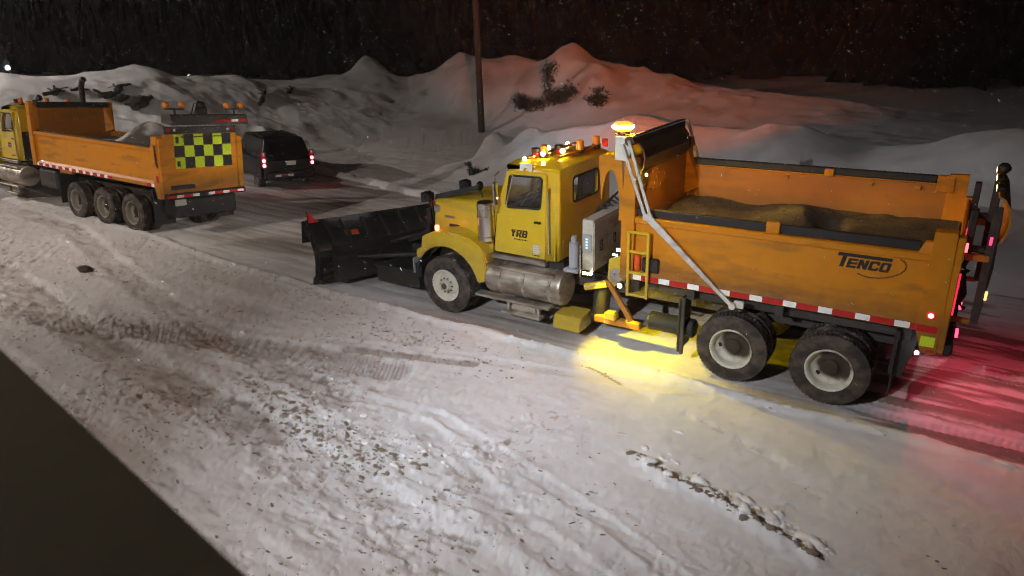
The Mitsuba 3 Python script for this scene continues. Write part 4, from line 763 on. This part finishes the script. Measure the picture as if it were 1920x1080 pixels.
        a, b_ = lip(.0), lip(1.); A('rubber_deflector', hull([a, a + [0, 0, .02], b_, b_ + [0, 0, .02], a + n_ * .02, b_ + n_ * .02, a + n_ * .14 + [0, 0, -.50], b_ + n_ * .14 + [0, 0, -.50], a + n_ * .16 + [0, 0, -.50], b_ + n_ * .16 + [0, 0, -.50]]), 'rubber_flap', parent=pb)
        for s, c in ((.30, 'orange_decal'), (.86, 'orange_decal')): A('blade_marker', slab(.0158, .0185, s - .045, s + .045, 3, 11, 13), c, parent=pb)
        for s, h_ in ((.03, .26), (.93, .30)):
            q_ = lip(s) - n_ * .12
            fl = A('blade_flag', hull([q_ + np.array(v_) for v_ in ((0, 0, 0), (0, .006, 0), (.0, .0, h_), (0, .006, h_), (-.10, -.20, .0), (-.10, -.194, .0))]), 'red_flag' if s < .5 else 'orange_decal', parent=pb, label='small red flag at the near end of the blade' if s < .5 else None)
            A('flag_stem', tube([q_ - [0, 0, .15], q_ + [0, 0, h_ * .95]], .012), 'black_steel', parent=fl if False else pb)
        mid = B0 + e * LEN * .5 - n_ * .42
        tf0, tf1 = B0 + e * .35 - n_ * .55, B0 + e * 2.95 - n_ * .55; A('trip_frame', hull([q_ + n_ * o + [0, 0, z] for q_ in (tf0, tf1) for o, z in ((0, .16), (.38, .12), (0, .72), (.30, .86), (.38, .5))]), 'black_steel', parent=pb)
        A('frame_plate', hull([(7.7, -.95, .25), (7.7, .95, .25), (8.9, -.75, .2), (8.9, .9, .2), (7.7, -.95, .62), (7.7, .95, .62), (8.9, -.75, .55), (8.9, .9, .55)]), 'black_steel')
        A('plow_hitch', cat(hull([(7.66, s * .5 + o, z) for s in (-1, 1) for o in (-.05, .05) for z in (.5, 1.5)] + [(7.82, s * .5 + o, z) for s in (-1, 1) for o in (-.05, .05) for z in (.5, 1.35)]),
            cyl((7.8, .42, .5), mid + e * -.5 + [0, 0, .35], .075), cyl((7.8, -.42, .5), mid + e * .5 + [0, 0, .35], .075), cyl((7.8, 0, 1.25), mid + [0, 0, .75], .05), cyl((7.8, .7, .9), mid - e * .9 + [0, 0, .6], .05), box(8.2, 8.5, -.25, .25, .5, .9, .05)), 'black_steel')
        A('lift_frame', cat(box(7.70, 7.82, .35, .45, .6, 1.75), box(7.70, 7.82, -.45, -.35, .6, 1.75), box(7.7, 7.82, -.45, .45, 1.7, 1.8), hull([(7.72, -.3, 1.2), (7.72, .3, 1.2), (8.6, -.2, .9), (8.6, .2, .9), (7.72, -.3, 1.4), (7.72, .3, 1.4), (8.6, -.2, 1.0), (8.6, .2, 1.0)])), 'black_steel')
        A('tool_plate', box(7.69, 7.71, .86, 1.08, .62, .94, .01), 'grey_plastic')
    return t
t_main = build_truck('dump_truck', 'yellow dump truck with black front plow, lit amber beacon and TENCO on its bed', np.eye(4), 0.0, 3.2, (0., 1.36), True)
ML = place(17.319, .186, .085, .031, .108, .025)
t_left = build_truck('dump_truck', 'orange three axle dump truck ahead with a yellow and black checkered tailgate', ML, 2.08, 5.36, (.28, 1.70, 3.12), False)

# ---- loads
def load_mesh(x0, x1, hf, nx=120, ny=60):
    X, Y = np.meshgrid(np.linspace(x0, x1, nx), np.linspace(-1.14, 1.12, ny), indexing='ij'); Z = hf(X, Y); m = up(sheet(0, 0, X, Y, Z))
    # skirt: closes the heap down to the bed floor
    rim = np.r_[np.arange(ny), np.arange(1, nx) * ny + ny - 1, (nx - 1) * ny + np.arange(ny - 2, -1, -1), np.arange(nx - 2, 0, -1) * ny]; k = len(m.vertices)
    lo = m.vertices[rim].copy(); lo[:, 2] = 1.45; f = []
    for i in range(len(rim)):
        j = (i + 1) % len(rim); f += [[rim[i], k + i, rim[j]], [rim[j], k + i, k + j]]
    return trimesh.Trimesh(np.vstack([m.vertices, lo]), np.vstack([m.faces, f]), process=False)
def sand_h(X, Y):
    z = 2.24 + .10 * (F(X * .9, Y * .9, 3, 80) - .5) * 2 + .05 * (F(X * 5, Y * 5, 3, 81) - .5)
    z += .15 * np.exp(-(((X - .95) / .55) ** 2 + ((Y + .25) / .6) ** 2)) * (.8 + .5 * F(X * 7, Y * 7, 3, 82)) - .22 * np.exp(-(((X - .45) / .22) ** 2 + ((Y + .1) / .3) ** 2))
    z -= .12 * np.exp(-(((X - 1.9) / .5) ** 2 + ((Y + .9) / .35) ** 2)); return z
sand = Thing('sand_load', 'dark sand and gravel heaped in the bed of the near truck', 'sand load')
reg(sand.key, load_mesh(-1.2 + .03, 2.97, sand_h), 'sand', True)
snl = Thing('sand_load', 'snow dusted grit mound in the bed of the truck ahead', 'sand load')
def snow_h(X, Y): return 2.15 + .72 * np.exp(-(((X - 1.0) / .95) ** 2 + ((Y - .0) / .75) ** 2)) + .08 * (F(X * 1.4, Y * 1.4, 3, 84) - .5) + .04 * F(X * 5, Y * 5, 2, 85)
ms = load_mesh(-1.17, 4.9, snow_h); ms.apply_transform(ML); reg(snl.key, ms, 'snowy_load', True)

# ------------------------------------------------------------------ SUV
MS = place(19.85, -5.75, -.33, math.radians(-22), .05)
sv = Thing('parked_suv', 'black suv seen from behind with its red tail lights on, beside the truck ahead', 'suv', MS)
A = sv.add   # local: x forward, rear bumper at 0
body = A('body', rhull([(.12, s * .90, z) for s in (-1, 1) for z in (.55, 1.12)] + [(5.1, s * .86, z) for s in (-1, 1) for z in (.55, 1.02)] + [(3.6, s * .9, 1.14) for s in (-1, 1)], .10, 20), 'suv_paint')
gh = A('greenhouse', rhull([(.18, s * .84, 1.2) for s in (-1, 1)] + [(.42, s * .66, 1.86) for s in (-1, 1)] + [(3.0, s * .66, 1.86) for s in (-1, 1)] + [(3.75, s * .82, 1.2) for s in (-1, 1)], .07, 20), 'suv_paint')
A('rear_window', hull([(.098, s * .70, 1.27) for s in (-1, 1)] + [(.325, s * .58, 1.80) for s in (-1, 1)] + [(.15, s * .70, 1.27) for s in (-1, 1)] + [(.36, s * .58, 1.80) for s in (-1, 1)]), 'tint_glass', parent=gh)
for s in (1, -1):
    for x0, x1 in ((.55, 1.5), (1.58, 2.4), (2.48, 3.1)):
        A('side_window', hull([(x0, s * .895, 1.28), (x1 + .1, s * .895, 1.28), (x0 + .1, s * .748, 1.80), (x1, s * .748, 1.80), (x0, s * .86, 1.28), (x1 + .1, s * .86, 1.28), (x0 + .1, s * .71, 1.80), (x1, s * .71, 1.80)]), 'tint_glass', parent=gh)
    A('roof_rail', tube([(.7, s * .62, 1.93), (.8, s * .62, 1.97), (2.7, s * .62, 1.97), (2.8, s * .62, 1.93)], .02), 'suv_trim')
    for x in (1.0, 4.05):
        w = sv.holder('wheel'); r_ = .38; tm = tyre_mesh(.38, .26, .23, 30); tm.apply_transform(ax(x, s * .84, r_, s)); A('tyre', tm, 'tyre_rubber', parent=w)
        rm = revolve([(.23, -.05), (.235, .0), (.21, -.01), (.19, -.05), (.07, -.02), (.0, -.01)], 32); rm.apply_transform(ax(x, s * .965, r_, s)); A('rim', rm, 'brushed_aluminium', parent=w)
    tl = A('tail_light', box(.0, .10, s * .80, s * .975, .93, 1.50, .03), 'red_plastic', label='tall red tail light, left' if s > 0 else 'tall red tail light, right')
    A('tail_light_top', box(-.004, .05, s * .84, s * .93, 1.36, 1.48, .01), 'white_reflective', parent=tl)
    for z in (1.02, 1.20): A('lamp', trimesh.creation.icosphere(2, .062).apply_transform(np.diag([.35, 1, 1, 1])).apply_translation([-.008, s * .885, z]), 'red_plastic', parent=tl, emitter=emit((1, .10, .13), 16, 1.2))
    A('exhaust_tip', cyl((.0, s * .5, .38), (.12, s * .5, .38), .035), 'chrome')
    A('wing_mirror', rhull([(3.3, s * 1.02, 1.25), (3.3, s * 1.12, 1.3)], .07, 10), 'suv_paint')
A('rear_bumper', rhull([(-.03, s * .84, z) for s in (-1, 1) for z in (.55, .72)] + [(.3, s * .90, z) for s in (-1, 1) for z in (.55, .72)], .06, 12), 'suv_trim')
for k in range(3): A('bumper_reflector', box(-.10, -.095, .56 - .23 * k - .22, .56 - .23 * k, .60, .68, .002), ('white_reflective', 'red_reflective', 'white_reflective')[k])
A('number_plate', box(.0, .015, -.27, .08, .98, 1.14, .003), 'plate_white'); A('tow_hitch', box(-.14, 0, -.05, .05, .42, .5), 'suv_trim')
A('roof_rack', cat(*[tube([(x, -.66, 1.97), (x, .66, 1.97)], .02) for x in (1.1, 2.3)]), 'suv_trim')

# ------------------------------------------------------------------ vehicle far away at the left edge
MF = place(82.9, -21.2, 1.95, math.radians(166))
fv_ = Thing('distant_truck', 'distant vehicle at the left edge, only its white headlight and red roof lamps showing', 'truck', MF)
A = fv_.add
A('cab', rhull([(0, s * 1.0, z) for s in (-1, 1) for z in (.8, 2.7)] + [(-1.6, s * 1.0, z) for s in (-1, 1) for z in (.8, 2.7)], .15, 14), 'suv_paint'); A('cargo_box', box(-8, -1.9, -1.25, 1.25, 1.1, 3.3, .04), 'dark_steel')
A('windscreen', box(.151, .17, -.9, .9, 1.7, 2.5, .01), 'tint_glass'); A('bumper', box(.1, .3, -1.1, 1.1, .5, .85, .04), 'black_steel')
for x in (-.6, -5.6, -6.8):
    for s in (1, -1):
        w = fv_.holder('wheel'); tm = tyre_mesh(.5, .28, .28, 20); tm.apply_transform(ax(x, s * 1.05, .5, s)); A('tyre', tm, 'tyre_rubber', parent=w)
for s in (1, -1): A('headlight', trimesh.creation.icosphere(2, .2).apply_translation([.22, s * .85, 1.05]), 'worklamp_lens', emitter=emit((.75, .93, 1), 45, .4))
for y in (-.5, 0, .5): A('roof_lamp', trimesh.creation.icosphere(1, .08).apply_translation([-.1, y, 2.88]), 'red_plastic', emitter=emit(RED, 6, .1))

# ------------------------------------------------------------------ pole, shrubs, debris
pz = tz(21.2, -19.8)
up_ = Thing('utility_pole', 'tall wooden utility pole standing in front of the snow piles', 'utility pole')
A = up_.add
A('shaft', cyl((21.2, -19.8, pz - .5), (21.3, -19.9, 14), .185, 16, .13), 'bark'); A('crossarm', box(20.2, 22.5, -19.79, -19.67, 12.4, 12.55, .01), 'dark_wood')
for x in (20.4, 20.9, 21.8, 22.3): A('insulator', cyl((x, -19.73, 12.55), (x, -19.73, 12.75), .05, 12), 'grey_plastic')

def shrub(name, label, category, x, y, limbs, seed, leaf=.16, n=140, rad=.32):
    t = Thing(name, label, category); r = np.random.default_rng(seed); z0 = tz(x, y) - .1; fwd = np.array((x - CAM[0], y - CAM[1])); fwd /= np.linalg.norm(fwd); rgt = np.array((fwd[1], -fwd[0]))
    tubes, V, Fc, at = [], [], [], 0
    for pts in limbs:
        P = np.array([(x + rgt[0] * a + fwd[0] * b, y + rgt[1] * a + fwd[1] * b, z0 + c) for a, b, c in pts]); tubes.append(tube(P, .035, 6))
        seg = np.linspace(0, 1, n); idx = seg * (len(P) - 1); i0 = np.clip(idx.astype(int), 0, len(P) - 2); Q = P[i0] + (P[i0 + 1] - P[i0]) * (idx - i0)[:, None]
        Q = Q[n // 5:] + r.normal(0, rad * .5, (len(Q) - n // 5, 3)) * [1, 1, .8]
        for q in Q:
            a, b = r.normal(0, 1, 3), r.normal(0, 1, 3); a /= np.linalg.norm(a); b = np.cross(a, b); b /= np.linalg.norm(b); s = leaf * r.uniform(.6, 1.5)
            V.append(np.array([q - a * s, q + b * s * .3, q + a * s, q - b * s * .3])); Fc.append(np.array([[0, 1, 2], [0, 2, 3]]) + at); at += 4
    t.add('trunk', cat(*tubes), 'bark'); t.add('crown', trimesh.Trimesh(np.vstack(V), np.vstack(Fc), process=False), 'needles', smooth=False)
shrub('conifer_shrub', 'dark ragged conifer poking out of the snow pile right of the pole', 'shrub', 18.6, -22.5, [[(0, 0, 0), (.1, 0, .8), (.0, 0, 1.7), (.15, 0, 2.3)], [(0, 0, .3), (-.8, 0, .35), (-1.5, .1, .2)], [(0, 0, .4), (.7, 0, .7), (1.35, 0, 1.0)], [(-1.3, 0, .3), (-1.6, 0, .55)], [(0, 0, .3), (.5, .1, .6), (.9, .1, .5)]], 3, .10, 620, .38)
shrub('conifer_shrub', 'small dark sapling on the snow pile left of the lit beacon', 'shrub', 15.75, -22.75, [[(0, 0, 0), (.1, 0, .5), (.0, 0, 1.0)], [(0, 0, .3), (-.4, 0, .5)], [(0, 0, .3), (.4, 0, .55)]], 5, .09, 260, .28)
shrub('twig_bush', 'little dark twig bush in the snow just left of the cab', 'shrub', 14.45, -10.2, [[(-.3, 0, 0), (-.25, 0, .3), (-.35, 0, .5)], [(-.3, 0, .05), (.1, 0, .12), (.45, 0, .22)], [(-.2, 0, .1), (0, 0, .25)]], 6, .06, 130, .12)

def debris(label, x, y, L, w, ang, tilt, seed):
    t = Thing('branch', label, 'branch'); z = tz(x, y); r = np.random.default_rng(seed * 13); out = []
    n = 9; u = np.linspace(-.5, .5, n)
    main = np.c_[u * L, .10 * L * np.cumsum(r.normal(0, .35, n)), .05 * L * np.cumsum(r.normal(0, .5, n))]; main -= main.mean(0)
    out.append(tube(main, w * .42, 8)); out.append(blob(main[3], w * .75, seed, 2, .5, 1.5, (1.8, .8, .8)))
    for k in range(7):
        b = main[r.integers(1, n - 1)]; d = np.array((r.uniform(-.5, .5), r.uniform(-.5, .5), r.uniform(-.05, .35))) * L * .55
        out.append(tube([b, b + d * .5 + r.normal(0, .03, 3), b + d], w * r.uniform(.10, .26), 6))
    m = cat(*out); m.apply_transform(place(x, y, z + .05, ang, 0, tilt)); reg(t.key, m, 'dark_wood', 50)
debris('dark fallen branch showing above the headboard of the truck ahead, left of its exhaust', 29.75, -2.86, 1.5, .18, -1.0, .05, 1)
debris('short dark branch in the snow beside the exhaust stack of the truck ahead', 29.77, -3.85, 1.0, .12, -1.3, -.12, 2)
debris('flat dark branch half buried right of the exhaust stack of the truck ahead', 29.3, -4.78, 1.3, .26, -1.2, .05, 3)
debris('thick brown log half buried in the snow bank above the checkered tailgate', 28.5, -5.58, 1.5, .42, -1.0, .1, 4)
debris('dark branch uppermost on the bank above the checkered tailgate', 29.66, -5.49, 1.0, .14, -1.1, .1, 5)
debris('dark brown stick on the snow bank just above the grit mound', 28.95, -5.05, 1.0, .24, -1.1, .0, 9)
debris('small dark stick on the lit snow near the top of the bank behind the suv', 29.7, -14.3, 1.0, .16, -1.0, .0, 6)
debris('dark hooked branch on the bluish snow behind the black suv', 29.0, -11.95, 1.3, .2, -.9, .35, 7)
lump = Thing('mud_lump', 'single dark oblong lump of frozen mud on the snow left of the plow', 'mud lump')
lx, ly = 15.5, 3.72
reg(lump.key, blob((lx, ly, gz(lx, ly) + .04), .26, 8, 3, .3, 1.4, (1, .45, .3)), 'dark_wood', True)

# ------------------------------------------------------------------ the ledge the picture was taken from
P = sg.Polygon([(1.6, 10.048), (.245, 10.224), (-.6, 10.334), (-9, 11.427), (-9, 13.2), (1.6, 13.2)])
led = Thing('window_ledge', 'dark blurred ledge edge in the lower left foreground', 'ledge')
lm = prism_z(affinity.translate(P, 0, 0), 4.42, 4.60); led.add('top', prism_z(P, 4.56, 4.60), 'ledge_paint'); led.add('fascia', prism_z(P.buffer(-.03), 0.0, 4.558), 'ledge_paint')

# ------------------------------------------------------------------ street lamps out of view; the two further up are added fill
FLOOD = []
for k_, (lab, x, y, h, c, p, tgt, c2, I2, cut, beam) in enumerate(STREET):
    t = Thing('street_lamp', lab, 'street lamp'); d = np.array((0., -1., 0.)); hx_, hy_ = x, y - 2.2
    t.add('post', cyl((x, y, -.1), (x, y, h), .09, 16, .06), 'lamp_metal'); t.add('arm', tube([(x, y, h - .3), (x, y - .6, h + .1), (hx_, hy_ + .3, h + .15)], .04), 'lamp_metal')
    hd_ = t.add('head', box(hx_ - .16, hx_ + .16, hy_ - .4, hy_ + .4, h + .06, h + .2, .03), 'lamp_metal')
    t.add('lens', box(hx_ - .13, hx_ + .13, hy_ - .33, hy_ + .33, h + .03, h + .058, .004), 'worklamp_lens', parent=hd_, emitter=emit(c, p, 12)); FLOOD.append(('flood_beam' + (f'_{k_:03d}' if k_ else ''), (hx_, hy_ - .45, h - .02), tgt, c2, I2, cut, beam, 10.))

# the work lamps throw their beams: under the cabinet on to the snow, from the clip lamp into the load
def spot(key, o, tgt, c, I, cut, beam, w=2.):
    scene[key] = {'type': 'spot', 'intensity': rgb(*[I * v for v in c]), 'cutoff_angle': cut, 'beam_width': beam, 'to_world': T().look_at(origin=list(o), target=list(tgt), up=[.3, .2, 1]), 'sampling_weight': w}
spot('work_beam', (3.80, 1.10, 1.06), (2.35, 1.0, 0), (1, .735, .002), 31, 62, 3, 5)
spot('street_beam', (3.6, 12.6, 6.75), (4.5, 2.8, 0), (.55, .78, 1.0), 70, 17, 5, 4)
for f_ in FLOOD: spot(*f_)
spot('load_beam', (2.88, 1.0, 3.0), (.85, -.25, 2.4), (1, .76, .12), 26, 12, 3)
spot('bed_beam', (2.80, 1.0, 3.05), (.6, -.7, 2.1), (1, .56, .08), 7, 75, 40, 2)
for y in (-.55, .55): spot('tail_beam' if y < 0 else 'tail_beam_001', (-1.44, y, 1.155), (-2.6, y * 1.6, 0), (1, .10, .15), 3.4, 80, 50, 2)
spot('rear_fill', (-1.62, -.7, 2.6), (-3.8, -6.2, -.2), (.98, .97, 1), 30, 44, 16, 3)  # added white spot, no lamp built there, brightens the right bank
spot('beacon_beam', (3.42, .78, 3.70), (11.0, -20.3, 14.6), (1, .17, .025), 3800, 39, 3, 5)
for y in (-.6, .6): spot('head_beam' if y < 0 else 'head_beam_001', (7.7, y, 2.08), (17, y * 1.5 - 1.5, 1.6), (1, .95, .88), 62, 20, 9, 2)
# added bare spot fills the far bank, then a work lamp above the cab
spot('side_fill', (1.2, -1.30, 2.95), (-1.0, -11, 1.2), (.95, .97, 1), 8, 62, 35, 2)
spot('roof_beam', (5.0, -.85, 3.2), (12.6, -13.4, 1.0), (.72, .87, 1), 210, 11, 4, 2)
spot('cabinet_beam', (3.27, 1.08, 1.76), (2.6, -.5, 1.9), (.72, .9, 1), .4, 70, 40, .3)

# falling snow: single flakes hanging in the air
r = np.random.default_rng(21); NF = 24000
fp_ = np.c_[r.uniform(-8, 34, NF), r.uniform(-30, 9.5, NF), r.uniform(.1, 9.5, NF)]; fp_ = fp_[np.linalg.norm(fp_ - CAM, axis=1) > 6.0]
o8 = np.array([[1, 0, 0], [-1, 0, 0], [0, 1, 0], [0, -1, 0], [0, 0, 1], [0, 0, -1.]]); f8 = np.array([[0, 2, 4], [2, 1, 4], [1, 3, 4], [3, 0, 4], [2, 0, 5], [1, 2, 5], [3, 1, 5], [0, 3, 5]])
fv3 = []
for p in fp_:
    w = np.array((-.75, -.3, -.55)) + r.normal(0, .35, 3); Mx, _ = align((0, 0, 0), w); fv3.append((o8 * (r.uniform(.002, .0045), r.uniform(.002, .0045), r.uniform(.007, .02))) @ Mx[:3, :3].T + p)
reg('falling_snow', trimesh.Trimesh(np.vstack(fv3), (f8[None] + 6 * np.arange(len(fp_))[:, None, None]).reshape(-1, 3), process=False), 'flake', False)
tag('falling_snow', 'fine snowflakes falling through the night air', kind='stuff')

# ------------------------------------------------------------------ snowy night air
scene['air'] = {'type': 'homogeneous', 'albedo': rgb(.95, .95, .95), 'sigma_t': .0007}
scene['haze'] = {'type': 'cube', 'to_world': T().translate([35, -75, 11]).scale([215, 125, 25]), 'bsdf': {'type': 'null'}, 'interior': {'type': 'ref', 'id': 'air'}}
tag('haze', 'thin veil of falling snow in the night air', kind='stuff')
scene['camera']['medium'] = {'type': 'ref', 'id': 'air'}
